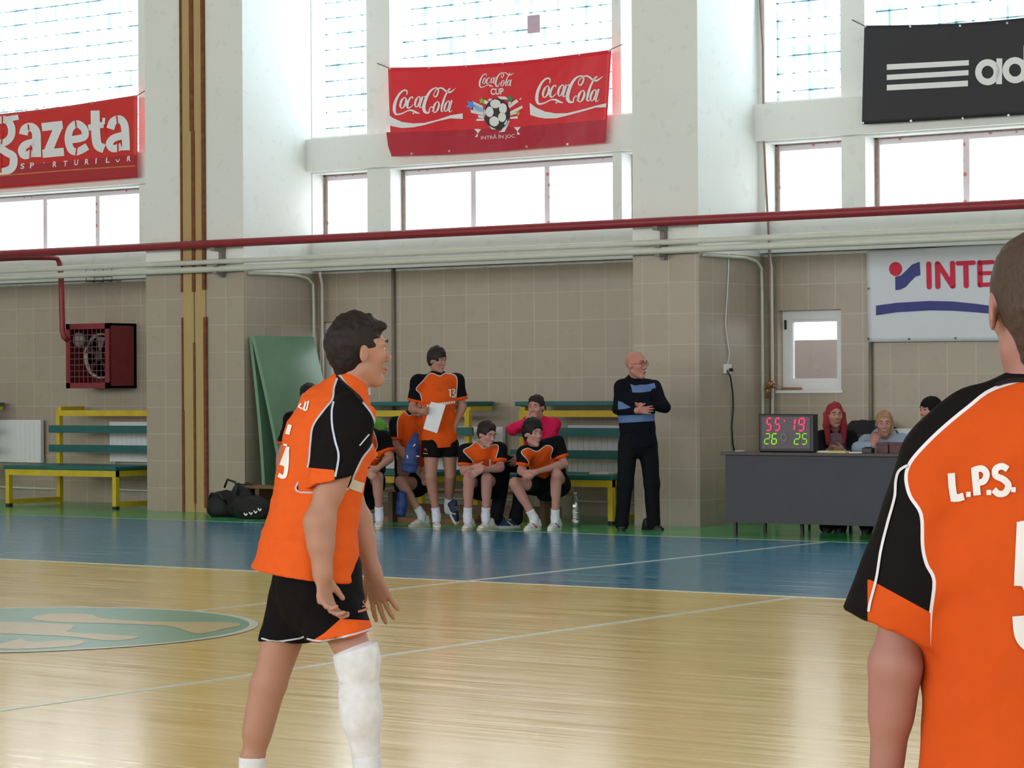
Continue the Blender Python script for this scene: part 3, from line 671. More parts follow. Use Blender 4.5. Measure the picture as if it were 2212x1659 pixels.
el = lambda cx, cy, rx, ry, n=28, t0=0: [K(cx + rx * math.cos(t0 + 2 * math.pi * k / n), cy + ry * math.sin(t0 + 2 * math.pi * k / n)) for k in range(n)]
blob(b, el(*fc0, 114, 142), lambda a, c: cf(a, c, .012)); b.build('football_black', BLACKP, coke)
b = MB(); cf3 = lambda a, c: cf(a, c, .016)
for (x, y, rx, ry, n) in ((1052, 520, 48, 40, 6), (1120, 562, 36, 48, 6), (1000, 592, 36, 48, 6), (1040, 678, 44, 46, 6), (1112, 640, 36, 44, 6)):
    blob(b, el(x, y, rx, ry, n, .4), cf3, 0, 4, True)
for P in (((985, 480), (1010, 472), (1025, 478), (1000, 500)), ((955, 560), (965, 600), (958, 640), (950, 600)), ((990, 715), (1030, 738), (1060, 748), (1020, 750)), ((1130, 700), (1155, 660), (1160, 680), (1140, 715))):
    blob(b, [K(*q) for q in P], cf3)
b.build('football_white', WHITEM, coke)
grommets(coke, [K(*q) for q in ((96, 203), (443, 192), (785, 178), (1118, 150), (1480, 114), (1805, 72), (2070, 36), (88, 592), (288, 968), (630, 945), (1335, 905), (1700, 884))], cf)
rope(coke, (838, 146), (815, 137), 23.9, 24.05); rope(coke, (1319, 107), (1344, 96), 23.9, 24.05)

# black sports banner on the right ------------------------------
adi, af = sheet('sponsor_banner', 23.9, ((1866, 55), (2400, 15), (1862, 269), (2400, 236)), wv(.02, 1.8, 4.2, 1.0), mat_banner('banner_black', (40, 40, 46), (46, 46, 52), .6), 'black banner with three white stripes and lettering, upper right')
q = lambda x, y: (1380 + x / 2.659, y / 2.659)
b = MB()
for P in (((1425, 370), (1895, 345), (1895, 375), (1425, 402)), ((1425, 430), (1893, 402), (1893, 432), (1425, 460)), ((1425, 488), (1890, 462), (1890, 495), (1425, 520))): blob(b, [q(*z) for z in P], af)
def ring_(cx, cy): stroke(b, [q(cx + 54 * math.cos(t), cy + 56 * math.sin(t)) for t in np.linspace(0, 2 * math.pi, 20, False)], 38 / 2.659, af, 2, True)
def bar_(x, y0, y1, w_=34): stroke(b, [q(x, y0), q(x - 2, y1)], w_ / 2.659, af, 4, smooth=False)
ring_(2005, 415); bar_(2074, 336, 484)
ring_(2165, 404); bar_(2232, 262, 472)
bar_(2290, 320, 470); bar_(2290, 260, 292)
ring_(2385, 392); bar_(2452, 250, 462); ring_(2545, 384); bar_(2612, 308, 452)
stroke(b, [q(*z) for z in ((2715, 330), (2670, 322), (2650, 350), (2690, 376), (2720, 400), (2690, 440), (2645, 430))], 30 / 2.659, af)
b.build('white_print', WHITEM, adi)
grommets(adi, [q(*z) for z in ((1300, 152), (1560, 152), (1845, 148), (2120, 133), (1290, 707), (1562, 694), (1860, 680), (2127, 663))], af); rope(adi, (1867, 56), (1841, 43), 23.9, 24.05)

# red newspaper banner on the left ------------------------------
GR = mat_banner('gazette_red', (206, 44, 44), (214, 52, 50)); GD = mat_banner('gazette_dark_red', (170, 40, 52), (176, 46, 58))
gaz, gf = sheet('sponsor_banner', 23.9, ((-215, 262), (297, 205), (-215, 424), (297, 383)), wv(.014, 2.0, 4.4, 2.0), GR, 'red newspaper banner with big white lettering, upper left')
q = lambda x, y: (x / 3.16, y / 3.16)
b = MB(); blob(b, [q(*z) for z in ((-675, 1190), (0, 1135), (400, 1105), (935, 1055), (938, 1205), (400, 1240), (0, 1265), (-675, 1335))], lambda a, c: gf(a, c, .004)); b.build('dark_band', GD, gaz)
b = MB(); stroke(b, [q(-640, 1250), q(100, 1192), q(500, 1160), q(925, 1132)], 3.0, lambda a, c: gf(a, c, .008)); b.build('yellow_line', paint('line_ochre', (206, 116, 60), .7), gaz)
b = MB()
def G(P, w_): stroke(b, [q(*p) for p in P], w_ / 3.16, gf, 6)
G([(163, 920), (175, 880), (215, 868), (246, 900), (250, 970), (252, 1072)], 58); G([(235, 970), (175, 990), (152, 1030), (175, 1062), (225, 1040)], 52)
G([(285, 868), (426, 852)], 56); G([(395, 870), (325, 1040)], 58); G([(290, 1050), (436, 1036)], 56)
G([(480, 955), (575, 935), (575, 880), (525, 845), (480, 880), (465, 950), (485, 1020), (530, 1035), (598, 1000)], 50)
G([(652, 755), (655, 900), (668, 990), (712, 1015)], 62); G([(605, 872), (715, 850)], 40); G([(712, 805), (706, 868)], 20)
G([(755, 880), (775, 830), (820, 815), (850, 850), (858, 920), (862, 1026)], 54); G([(840, 925), (775, 945), (748, 985), (775, 1015), (830, 1000)], 50)
G([(45, 815), (-20, 830), (-38, 880), (-20, 960), (30, 975), (75, 940), (85, 880), (60, 825), (30, 820)], 50); G([(60, 812), (130, 800)], 36)
G([(-10, 1000), (50, 1040), (95, 1070), (90, 1140), (40, 1170), (-40, 1175), (-80, 1130)], 52)
for i, ch in enumerate('SPORTURILOR'):
    cx, cy = [(155, 1135), (218, 1130), (298, 1128), (372, 1122), (445, 1118), (520, 1110), (593, 1105), (655, 1100), (735, 1093), (803, 1088), (880, 1083)][i]
    w_ = 8 if ch == 'I' else 26; text(b, ch, q(cx - w_ / 2, cy + 19), q(cx + w_ / 2, cy + 17), q(cx - w_ / 2 + 3, cy - 19), gf, .02)
b.build('white_print', WHITEM, gaz)
b = MB()
for P in (((22, 790), (22, 860)), ((22, 900), (16, 985)), ((10, 1050), (14, 1180)), ((196, 850), (200, 890)), ((212, 990), (208, 1080)), ((515, 815), (522, 870)), ((528, 1000), (520, 1060)), ((800, 790), (806, 845)), ((808, 960), (806, 1035)), ((715, 850), (720, 905))):
    stroke(b, [q(*z) for z in P], 10 / 3.16, lambda a, c: gf(a, c, .010), 3, smooth=False)
b.build('stencil_cut', GR, gaz); rope(gaz, (297, 206), (318, 193), 23.9, 24.05)
grommets(gaz, [(295, 208), (200, 222), (95, 231), (10, 238)], gf)

# white sportswear shop banner, right ----------------------------
inter, nf = sheet('sponsor_banner', 24.12, ((1871, 543), (2560, 505), (1875, 739), (2560, 732)), wv(.012, 1.6, 3.5, .2), mat_banner('banner_white', (206, 212, 222), (212, 218, 226), .5), 'white banner with red lettering and a blue wave, right of the small window', sag=0)
q = lambda x, y: (1840 + x / 4.148, 460 + y / 4.148)
b = MB()
def N_(P, w_=46):
    a, c_ = np.array(P[0], float), np.array(P[1], float); d = (c_ - a) / np.linalg.norm(c_ - a); r = w_ / 2
    Q = [(-r, .25), (-r * .8, .62), (-r * .45, .9), (0, 1)]; pts = [(*q(*(a + d * t)), w_ * f / 4.148) for t, f in Q] + [(*q(*(c_ - d * t)), w_ * f / 4.148) for t, f in Q[::-1]]
    stroke(b, pts, 1, nf, 3, smooth=False)
N_([(690, 458), (694, 662)]); N_([(768, 456), (772, 660)]); N_([(775, 460), (903, 655)]); N_([(903, 452), (907, 655)])
N_([(952, 452), (1092, 446)], 40); N_([(1022, 458), (1026, 652)]); N_([(1147, 446), (1150, 645)]); N_([(1150, 446), (1262, 440)], 38); N_([(1150, 542), (1250, 538)], 36); N_([(1150, 645), (1262, 640)], 38)
text(b, 'RSPORT', q(1330, 660), q(2120, 628), q(1330, 440), nf, .035)
b.build('red_print', paint('print_red', (206, 36, 68), .7, .03), inter); b = MB(); blob(b, [q(391 + 58 * math.cos(t), 502 + 63 * math.sin(t)) for t in np.linspace(0, 2 * math.pi, 28, False)], nf)
b.build('red_dot', paint('print_red', (206, 36, 68), .7, .03), inter)
b = MB(); nf2 = lambda a, c: nf(a, c, .005)
blob(b, [q(*z) for z in ((388, 572), (440, 560), (490, 512), (540, 462), (608, 437), (614, 558), (570, 570), (530, 610), (480, 665), (430, 688), (390, 692))], nf2)
topc = [(217, 830), (400, 805), (700, 788), (900, 793), (1100, 812), (1230, 830), (1500, 850), (1800, 840), (2150, 790)]; botc = [(217, 918), (400, 890), (700, 873), (900, 876), (1100, 890), (1230, 902), (1500, 925), (1800, 915), (2150, 880)]
blob(b, [q(*z) for z in topc + botc[::-1]], nf2)
b.build('blue_print', paint('print_blue', (62, 66, 132), .7, .03), inter)
grommets(inter, [q(*z) for z in ((150, 678), (150, 1127), (516, 1130), (929, 1123))], nf, DARK)

# ---------------------------------------------------------------- officials' table
TYF = 21.72; TZ = .81
tx0 = onY(1567, 1000, TYF)[0]; tx1 = tx0 + 2.7
tb = thing('officials_table', 'long dark grey panelled table with the scoreboard on it', 'table', ((tx0 + tx1) / 2, TYF + .35, 0))
b = MB(); b.box(tx0 - .04, tx1, TYF - .03, TYF + .68, TZ - .03, TZ); b.build('tabletop', paint('table_top', (74, 62, 60), .45, .1, 10), tb, bevel=.005)
b = MB(); b.box(tx0, tx1 - .03, TYF, TYF + .02, .13, TZ - .03); b.build('front_panel', paint('panel_grey', (64, 64, 74), .6, .08, 4), tb)
for (x, y) in ((tx0 + .08, TYF + .05), (tx0 + .08, TYF + .62), (tx0 + .62, TYF + .4), (tx1 - .1, TYF + .05), (tx1 - .1, TYF + .62)):
    b = MB(); b.box(x - .015, x + .015, y - .015, y + .015, 0, TZ - .03); b.build('leg', DARK, tb)
# scoreboard
sy = TYF + .10; px0 = onY(1639, 930, sy)[0]; px1 = onY(1757, 930, sy)[0]; pz1 = onY(1700, 894, sy)[2]
sb = thing('scoreboard', 'black electronic scoreboard with red clock and green score on the table', 'scoreboard', ((px0 + px1) / 2, sy, TZ))
b = MB(); b.box(px0, px1, sy, sy + .10, TZ, pz1); b.build('case', BLACKP, sb, bevel=.012)
b = MB(); b.box(px0 + .035, px1 - .035, sy - .004, sy, TZ + .035, pz1 - .03); b.build('face', paint('score_face', (74, 62, 70), .3, .1, 30), sb)
q = lambda x, y: onY(1540 + x / 4.254, 840 + y / 4.254, sy - .010)
SEG = {'a': ((0, 0), (1, 0)), 'b': ((1, 0), (1, .5)), 'c': ((1, .5), (1, 1)), 'd': ((0, 1), (1, 1)), 'e': ((0, .5), (0, 1)), 'f': ((0, 0), (0, .5)), 'g': ((0, .5), (1, .5))}
DG = {'5': 'afgcd', '1': 'bc', '9': 'abcdfg', '2': 'abged', '6': 'acdefg'}
def digit(mb_, ch, x0, x1, y0, y1, w_):
    sl = .10 * (y1 - y0)
    for s in DG[ch]:
        (a, c), (d, e) = SEG[s]; P = []
        for (u, v) in ((a, c), (d, e)): P.append((x0 + (x1 - x0) * u + sl * (.5 - v), y0 + (y1 - y0) * v))
        A_, B_ = np.array(P[0]), np.array(P[1]); g = (B_ - A_) * .1; stroke(mb_, [tuple(A_ + g), tuple(B_ - g)], w_, q, 3, smooth=False)
LR = emit('led_red', (255, 50, 112), 1.0); LG = emit('led_green', (150, 240, 40), .9)
for a in (('5', 496, 536, 270, 382, 15), ('5', 574, 614, 270, 382, 15), ('1', 712, 752, 272, 384, 17), ('9', 790, 838, 272, 384, 15)): b = MB(); digit(b, *a); b.build('clock_digit', LR, sb)
b = MB(); stroke(b, [(656, 285), (663, 300)], 12, q, 3, smooth=False); b.build('clock_mark', LR, sb)
for a in (('2', 478, 520, 412, 505, 9), ('6', 543, 585, 412, 506, 11), ('2', 752, 796, 412, 508, 10), ('5', 822, 862, 412, 508, 9)): b = MB(); digit(b, *a); b.build('score_digit', LG, sb)
b = MB(); stroke(b, [(653 + 26 * math.cos(t), 445 + 30 * math.sin(t)) for t in np.linspace(0, 6.28, 16)[:-1]], 13, q, 2, True); stroke(b, [(612, 500), (686, 500)], 2.5, q, 3, smooth=False)
b.build('maker_mark', paint('grey_print', (130, 122, 124), .6), sb)
# things on the table
def tz(x, off): P = onY(x, 975, TYF + off); P[2] = TZ; return P
b = MB(); c = tz(1785, .25); b.box(c[0] - .12, c[0] + .12, c[1] - .08, c[1] + .12, TZ, TZ + .012); tag(b.build('papers', paint('paper', (226, 222, 204), .8, .03)), 'white sheets on the table in front of the red haired woman', 'papers')
b = MB(); c = tz(1815, .10); b.box(c[0] - .09, c[0] + .09, c[1] - .07, c[1] + .03, TZ, TZ + .02)
tag(b.build('notebook', paint('pale_green_paper', (190, 192, 140), .8, .12, 60)), 'pale green notebook on the table beside the white sheets', 'notebook')
b = MB(); c = tz(1857, .12); b.box(c[0] - .09, c[0] + .07, c[1] - .05, c[1] + .05, TZ, TZ + .01); tag(b.build('papers', paint('paper', (226, 222, 204), .8, .03)), 'white sheet on the table in front of the woman in the light blue hoodie', 'papers')
b = MB(); c = tz(1875, .06); b.box(c[0] - .05, c[0] + .05, c[1] - .03, c[1] + .04, TZ, TZ + .05); b.box(c[0] - .03, c[0] + .03, c[1] - .02, c[1] + .03, TZ + .05, TZ + .06); tag(b.build('black_case', BLACKP, bevel=.008), 'small black case on the table left of the maroon boxes', 'case')
for k, (xa, xb, lb) in enumerate(((1893, 1918, 'left maroon box on the table beside the black jersey sleeve'), (1921, 1950, 'right maroon box on the table, partly hidden by the foreground player'))):
    a = onY(xa, 970, TYF + .12)[0]; c = onY(xb, 970, TYF + .12)[0]
    b = MB(); b.box(a, c, TYF + .12, TYF + .28, TZ, TZ + .10); b.box(a - .004, c + .004, TYF + .115, TYF + .285, TZ + .075, TZ + .10); tag(b.build('card_box', paint('maroon', (96, 62, 72), .6, .1), bevel=.004), lb, 'box', 'maroon boxes on the table')
b = MB(); c = tz(1598, .3); b.lathe([(.05, 0), (.052, .006)], c, 16); tag(b.build('disc', PVC, None, True), 'small white disc on the left end of the table', 'disc')
# chairs behind the table
def chair(x, y, label, jacket=False):
    t = thing('chair', label, 'chair', (x, y, 0), 'dark chairs behind the table')
    b = MB(); b.box(x - .22, x + .22, y - .2, y + .2, .43, .47); b.build('seat', DARK, t, bevel=.01)
    b = MB(); b.box(x - .21, x + .21, y + .2, y + .23, .65, .95); b.build('backrest', DARK, t, bevel=.01)
    for i in (-1, 1):
        for j in (-1, 1):
            b = MB(); b.tube([(x + i * .2, y + j * .19, 0), (x + i * .2, y + j * .19, .95 if j > 0 else .43)], .013, 8); b.build('leg', DARK, t, True)
cA = at(1806, 1100, 26.0); chair(cA[0], cA[1], 'dark chair under the red haired woman')
cB = at(1895, 1100, 25.6); chair(cB[0], cB[1], 'dark chair under the woman in the light blue hoodie')
cC = at(1858, 1100, 26.7); chair(cC[0], cC[1], 'dark chair with the black jacket behind the two women')
jk = tag(lump('jacket', (cC[0], cC[1] + .2, .93), (.34, .13, .16), 5, paint('jacket_black', (26, 24, 30), .8, .2), .25, False), 'black jacket hung over the chair back between the two women', 'jacket')
# bottle and cup on the floor
c = onZ(1243, 1137); bt = thing('water_bottle', 'tall clear plastic bottle standing on the floor right of the seated players', 'bottle', c)
b = MB(); b.lathe([(.045, 0), (.05, .01), (.05, .1), (.047, .12), (.05, .14), (.05, .25), (.03, .31), (.016, .325), (.016, .34)], c, 20)
b.build('bottle_body', mat_clear('clear_plastic', (.80, .86, .86), .22), bt, True); b = MB(); b.lathe([(.018, .335), (.018, .35), (.016, .352)], c, 16); b.build('cap', PVC, bt, True)
c = onZ(911, 1137); cp = thing('cup', 'translucent teal cup standing on the floor by the shoes', 'cup', c)
b = MB(); b.lathe([(.042, 0), (.048, .095), (.044, .095), (.039, .008)], c, 20); b.build('cup_body', paint('teal_plastic', (66, 158, 146), .3, .1), cp, True)
b = MB(); b.lathe([(.05, .088), (.05, .1), (.03, .105)], c, 20); b.build('lid', paint('teal_lid', (40, 130, 120), .3), cp, True)
# ================================================================ figures: distance fields meshed into continuous skins
f32 = np.float32
class Field:
    def __init__(s, lo, hi, h):
        s.h = h; s.lo = np.array(lo, float); n = np.ceil((np.array(hi) - s.lo) / h).astype(int) + 1; s.n = n
        s.ax = [(s.lo[i] + h * np.arange(n[i])).astype(f32) for i in range(3)]; s.D = np.full(n, 0.25, f32)
    def reg(s, lo, hi):
        a = np.maximum(((np.array(lo) - s.lo) / s.h).astype(int), 0); b = np.minimum(((np.array(hi) - s.lo) / s.h).astype(int) + 2, s.n)
        if (b <= a).any(): return None
        sl = tuple(slice(a[i], b[i]) for i in range(3))
        return sl, s.ax[0][sl[0]][:, None, None], s.ax[1][sl[1]][None, :, None], s.ax[2][sl[2]][None, None, :]
    def comb(s, sl, d, k, mode):
        D = s.D[sl]
        if mode == '+':
            if k > 0: hh = np.clip(.5 + .5 * (D - d) / k, 0, 1); r = D + (d - D) * hh - k * hh * (1 - hh)
            else: r = np.minimum(D, d)
        else:
            d = -d
            if k > 0: hh = np.clip(.5 + .5 * (d - D) / k, 0, 1); r = D + (d - D) * hh + k * hh * (1 - hh)
            else: r = np.maximum(D, d)
        s.D[sl] = r
    def add(s, pr):
        kind = pr[0]
        if kind == 'c': _, a, b, ra, rb, sd, k, mode, cuts = pr
        elif kind == 'e': _, a, R, rad, k, mode, cuts = pr; b = a
        elif kind == 'fold': return s.fold(pr[1], pr[2], pr[3])
        if kind == 'c': M = max(*ra, *rb) + k + .03
        else: M = max(rad) + k + .03
        q = s.reg(np.minimum(a, b) - M, np.maximum(a, b) + M)
        if q is None: return
        sl, X, Y, Z = q
        if kind == 'c':
            d = b - a; L = np.linalg.norm(d); ax = d / L if L > 1e-6 else V3(0, 0, 1)
            sv = sd if sd is not None else (np.cross(ax, V3(.3, .9, .2))); sv = nrm(sv - ax * (sv @ ax)); nv = np.cross(ax, sv)
            x, y, z = X - f32(a[0]), Y - f32(a[1]), Z - f32(a[2])
            ta = x * f32(ax[0]) + y * f32(ax[1]) + z * f32(ax[2]); t = np.clip(ta / f32(max(L, 1e-6)), 0, 1)
            w = f32(ra[0]) + f32(rb[0] - ra[0]) * t; dd = f32(ra[1]) + f32(rb[1] - ra[1]) * t
            ps = (x * f32(sv[0]) + y * f32(sv[1]) + z * f32(sv[2])) / w; pn = (x * f32(nv[0]) + y * f32(nv[1]) + z * f32(nv[2])) / dd
            rc = np.minimum(w, dd); pa = (ta - t * f32(L)) / rc
            k0 = np.sqrt(ps * ps + pn * pn + pa * pa) + f32(1e-6)
            k1 = np.sqrt((ps / w) ** 2 + (pn / dd) ** 2 + (pa / rc) ** 2) + f32(1e-6)
            dist = k0 * (k0 - 1) / k1
        else:
            x, y, z = X - f32(a[0]), Y - f32(a[1]), Z - f32(a[2])
            P = [(x * f32(R[i][0]) + y * f32(R[i][1]) + z * f32(R[i][2])) / f32(rad[i]) for i in range(3)]
            k0 = np.sqrt(P[0] ** 2 + P[1] ** 2 + P[2] ** 2) + f32(1e-6)
            k1 = np.sqrt((P[0] / f32(rad[0])) ** 2 + (P[1] / f32(rad[1])) ** 2 + (P[2] / f32(rad[2])) ** 2) + f32(1e-6)
            dist = k0 * (k0 - 1) / k1
        for (c, n) in (cuts or ()):           # keep the side where (p-c).n < 0
            pl = (X - f32(c[0])) * f32(n[0]) + (Y - f32(c[1])) * f32(n[1]) + (Z - f32(c[2])) * f32(n[2]); dist = np.maximum(dist, pl)
        s.comb(sl, dist, k, mode)
    def plane(s, c, n, near=None):
        X, Y, Z = s.ax[0][:, None, None], s.ax[1][None, :, None], s.ax[2][None, None, :]
        pl = (X - f32(c[0])) * f32(n[0]) + (Y - f32(c[1])) * f32(n[1]) + (Z - f32(c[2])) * f32(n[2]); s.D = np.maximum(s.D, pl.astype(f32))
    def fold(s, amp, freq, seed):
        idx = np.where(np.abs(s.D) < .035); P = np.stack([s.ax[i][idx[i]] for i in range(3)], 1); rs = np.random.RandomState(seed); v = np.zeros(len(P), f32)
        wob = np.sin(P @ (rs.randn(3) * freq * .35).astype(f32)) * 1.3
        for i in range(4):
            kx = rs.randn(3); kx[2] *= .45; kx = kx / np.linalg.norm(kx) * freq * (0.7 + .5 * i)
            v += np.sin(P @ kx.astype(f32) + wob * rs.rand() * 2 + rs.rand() * 6.28).astype(f32) / (1 + .6 * i)
        s.D[idx] += (v * amp / 2).astype(f32)
    def mesh(s):
        D = s.D; D[0] = D[-1] = .1; D[:, 0] = D[:, -1] = .1; D[:, :, 0] = D[:, :, -1] = .1
        I = D < 0; c = np.zeros([k - 1 for k in D.shape], np.uint8); off = [(i, j, k) for i in (0, 1) for j in (0, 1) for k in (0, 1)]
        n0, n1, n2 = c.shape
        for (i, j, k) in off: c += I[i:i + n0, j:j + n1, k:k + n2]
        A = np.argwhere((c > 0) & (c < 8)); cid = np.full(c.shape, -1, np.int32); cid[tuple(A.T)] = np.arange(len(A))
        val = {o: D[A[:, 0] + o[0], A[:, 1] + o[1], A[:, 2] + o[2]] for o in off}
        S = np.zeros((len(A), 3)); cnt = np.zeros(len(A))
        for o in off:
            for ax_ in range(3):
                if o[ax_]: continue
                p = list(o); p[ax_] = 1; p = tuple(p); a, b = val[o], val[p]; mk = (a < 0) != (b < 0)
                t = np.where(mk, a / np.where(mk, a - b, 1), 0); q = np.zeros((len(A), 3)); q += o; q[:, ax_] += t
                S[mk] += q[mk]; cnt[mk] += 1
        Vt = s.lo + (A + S / cnt[:, None]) * s.h; Fs = []
        for ax_ in range(3):
            sl0 = [slice(None)] * 3; sl1 = [slice(None)] * 3; sl0[ax_] = slice(0, -1); sl1[ax_] = slice(1, None)
            ch = I[tuple(sl0)] != I[tuple(sl1)]; E = np.argwhere(ch); b_, c_ = (ax_ + 1) % 3, (ax_ + 2) % 3
            E = E[(E[:, b_] > 0) & (E[:, c_] > 0) & (E[:, b_] < D.shape[b_] - 1) & (E[:, c_] < D.shape[c_] - 1)]
            ins = I[tuple(E.T)]; q = []
            for (db, dc) in ((1, 1), (0, 1), (0, 0), (1, 0)):
                P = E.copy(); P[:, b_] -= db; P[:, c_] -= dc; q.append(cid[tuple(P.T)])
            q = np.stack(q, 1); q[~ins] = q[~ins][:, ::-1]; Fs.append(q)
        Fq = np.concatenate(Fs); Fq = Fq[(Fq >= 0).all(1)]
        return Vt, Fq
def relax(Vt, Fq, it=1):
    for _ in range(it):
        S = np.zeros_like(Vt); c = np.zeros(len(Vt))
        for i in range(4):
            a = Fq[:, i]; b = Fq[:, (i + 1) % 4]; np.add.at(S, a, Vt[b]); np.add.at(S, b, Vt[a]); np.add.at(c, a, 1); np.add.at(c, b, 1)
        Vt = Vt * .5 + .5 * S / np.maximum(c, 1)[:, None]
    return Vt
def skin(name, prims, h, mats, parent, rel=1, attrs=None, planes=(), keep=True):
    pts = []
    for p in prims:
        if p[0] == 'c': M = max(*p[3], *p[4]); pts += [p[1] - M, p[1] + M, p[2] - M, p[2] + M]
        elif p[0] == 'e': pts += [p[1] - max(p[3]), p[1] + max(p[3])]
    pts = np.array(pts); F_ = Field(pts.min(0) - .03, pts.max(0) + .03, h)
    for p in prims: F_.add(p)
    for c, n in planes: F_.plane(c, n)
    Vt, Fq = F_.mesh(); Vt = relax(Vt, Fq, rel)
    if keep and len(Fq):                       # keep only the largest connected skin
        lab = np.arange(len(Vt))
        for _ in range(400):
            m_ = lab[Fq].min(1); old = lab.copy()
            for i in range(4): np.minimum.at(lab, Fq[:, i], m_)
            lab = lab[lab]
            if (lab == old).all(): break
        u, cnt = np.unique(lab, return_counts=True); big = u[cnt >= max(60, cnt.max() * .02)] if keep == 'some' else u[[cnt.argmax()]]
        ok = np.isin(lab, big); rm = np.cumsum(ok) - 1; Fq = rm[Fq[ok[Fq[:, 0]]]]; Vt = Vt[ok]
    me = bpy.data.meshes.new(name); me.vertices.add(len(Vt)); me.vertices.foreach_set('co', Vt.astype(f32).ravel())
    me.loops.add(len(Fq) * 4); me.loops.foreach_set('vertex_index', Fq.astype(np.int32).ravel())
    me.polygons.add(len(Fq)); me.polygons.foreach_set('loop_start', np.arange(0, len(Fq) * 4, 4, dtype=np.int32)); me.polygons.foreach_set('loop_total', np.full(len(Fq), 4, np.int32))
    me.update(calc_edges=True); me.polygons.foreach_set('use_smooth', [True] * len(Fq))
    for an, fn in (attrs or {}).items():
        a = me.attributes.new(an, 'FLOAT', 'POINT'); a.data.foreach_set('value', np.asarray(fn(Vt), f32))
    return link(name, me, mats, parent)
# primitives
def cap(a, b, ra, rb=None, k=.02, sd=None, mode='+', cuts=None):
    t2 = lambda r: (r, r) if isinstance(r, (int, float)) else r
    return ('c', V3(*a), V3(*b), t2(ra), t2(ra if rb is None else rb), sd, k, mode, cuts)
def ell(c, R, rad, k=.02, mode='+', cuts=None): return ('e', V3(*c), R, rad, k, mode, cuts)
def grow(p, g, k=None):
    if p[0] == 'c': return ('c', p[1], p[2], tuple(r + g for r in p[3]), tuple(r + g for r in p[4]), p[5], p[6] if k is None else k, p[7], p[8])
    return ('e', p[1], p[2], tuple(r + g for r in p[3]), p[4] if k is None else k, p[5], p[6])
def sdpoly(P, poly):
    """signed distance of pixels P to a polygon (negative inside)"""
    poly = np.array(poly, float); d = np.full(len(P), 1e9); s_ = np.ones(len(P))
    for i in range(len(poly)):
        a = poly[i]; b = poly[i - 1]; e = b - a; w_ = P - a; t = np.clip((w_ @ e) / (e @ e + 1e-9), 0, 1); q = w_ - t[:, None] * e; d = np.minimum(d, (q * q).sum(1))
        c1 = P[:, 1] >= a[1]; c2 = P[:, 1] < b[1]; c3 = e[0] * w_[:, 1] > e[1] * w_[:, 0]
        s_[(c1 & c2 & c3) | (~c1 & ~c2 & ~c3)] *= -1
    return s_ * np.sqrt(d)
def projV(Vt): q = Vt - CAMP; z = q @ FWD; return np.stack([1106 + F * (q @ RT) / z, 829.5 - F * (q @ UP) / z], 1)
def polyband(polys, scale):
    polys = [catmull(p, 5, True) for p in polys]
    return lambda Vt: np.min([sdpoly(projV(Vt), p) for p in polys], 0) / scale
def cuffband(segs):
    """segs: (axis point, direction, length, radius) -> positive beyond the cuff seam"""
    def f(Vt):
        r = np.full(len(Vt), -1.0)
        for c, d, rad in segs:
            q = Vt - c; t = q @ d; off = np.linalg.norm(q - t[:, None] * d, axis=1); r = np.maximum(r, np.minimum(t, rad - off))
        return r
    return f

def mat_skin(name, c):
    t = NT(name); p, x, y, z = t.pos(); n = t.noise(p, 14, 3); n2 = t.noise(p, 60, 2)
    t.col(t.mix(n, rgba(tuple(v * .93 for v in c)), rgba((min(255, c[0] * 1.04), c[1] * .98, c[2] * .97)))); t.set(.55, 0, .35)
    t.b.inputs['Subsurface Weight'].default_value = 0.08; t.b.inputs['Subsurface Radius'].default_value = (.02, .008, .004); t.bump(n2, .1, .002); return t.m
SKA = mat_skin('skin_light', (186, 142, 126)); SKB = mat_skin('skin_rosy', (192, 146, 136)); SKC = mat_skin('skin_ruddy', (194, 138, 124)); SKD = mat_skin('skin_tan', (174, 132, 114))
def mat_hair(name, c, sc=60):
    t = NT(name); p, x, y, z = t.pos(); n = t.noise(t.vec(t.math('MULTIPLY', x, 1.0), y, t.math('MULTIPLY', z, .35)), sc, 4, .7)
    t.col(t.mix(n, rgba(tuple(v * .6 for v in c)), rgba(tuple(min(255, v * 1.4) for v in c)))); t.set(.6, 0, .3); t.bump(n, .9, .006); return t.m
HBLK = mat_hair('hair_black', (22, 18, 20)); HBRN = mat_hair('hair_dark_brown', (36, 27, 26)); HCROP = mat_hair('hair_cropped', (66, 54, 50), 160); HRED = mat_hair('hair_red', (132, 36, 48), 50); HBLD = mat_hair('hair_blonde', (150, 118, 88), 50)
EYEW = paint('eye_white', (214, 206, 200), .3, .02); EYED = paint('eye_dark', (44, 32, 28), .25, .05); LIP = paint('lip', (156, 102, 94), .5, .04); BROW = paint('brow', (52, 38, 34), .8, .1)
ORA = (226, 88, 26); BLK = (15, 14, 18)
JER = mat_jersey('team_jersey', ORA, BLK, (196, 200, 208), .004); JERF = mat_jersey('team_jersey_near', (224, 96, 38), (15, 13, 17), (176, 186, 204), .0032)
SHORTM = mat_jersey('team_shorts', ORA, (14, 13, 16), (200, 200, 206), .003)
SOCKW = mat_cloth('sock_white', (214, 220, 232)); SHOEW = paint('shoe_white', (206, 206, 204), .5, .04, 20); SHOEN = paint('shoe_navy', (30, 42, 76), .6, .1, 20); SHOEB = paint('shoe_black', (26, 24, 26), .5, .1); SOLE = paint('shoe_sole', (196, 188, 170), .6, .05); SOLEW = paint('sole_white', (210, 212, 214), .6, .05)
REDD = paint('shoe_red_mark', (196, 50, 64), .5); BLUD = paint('shoe_blue_mark', (50, 70, 170), .5)

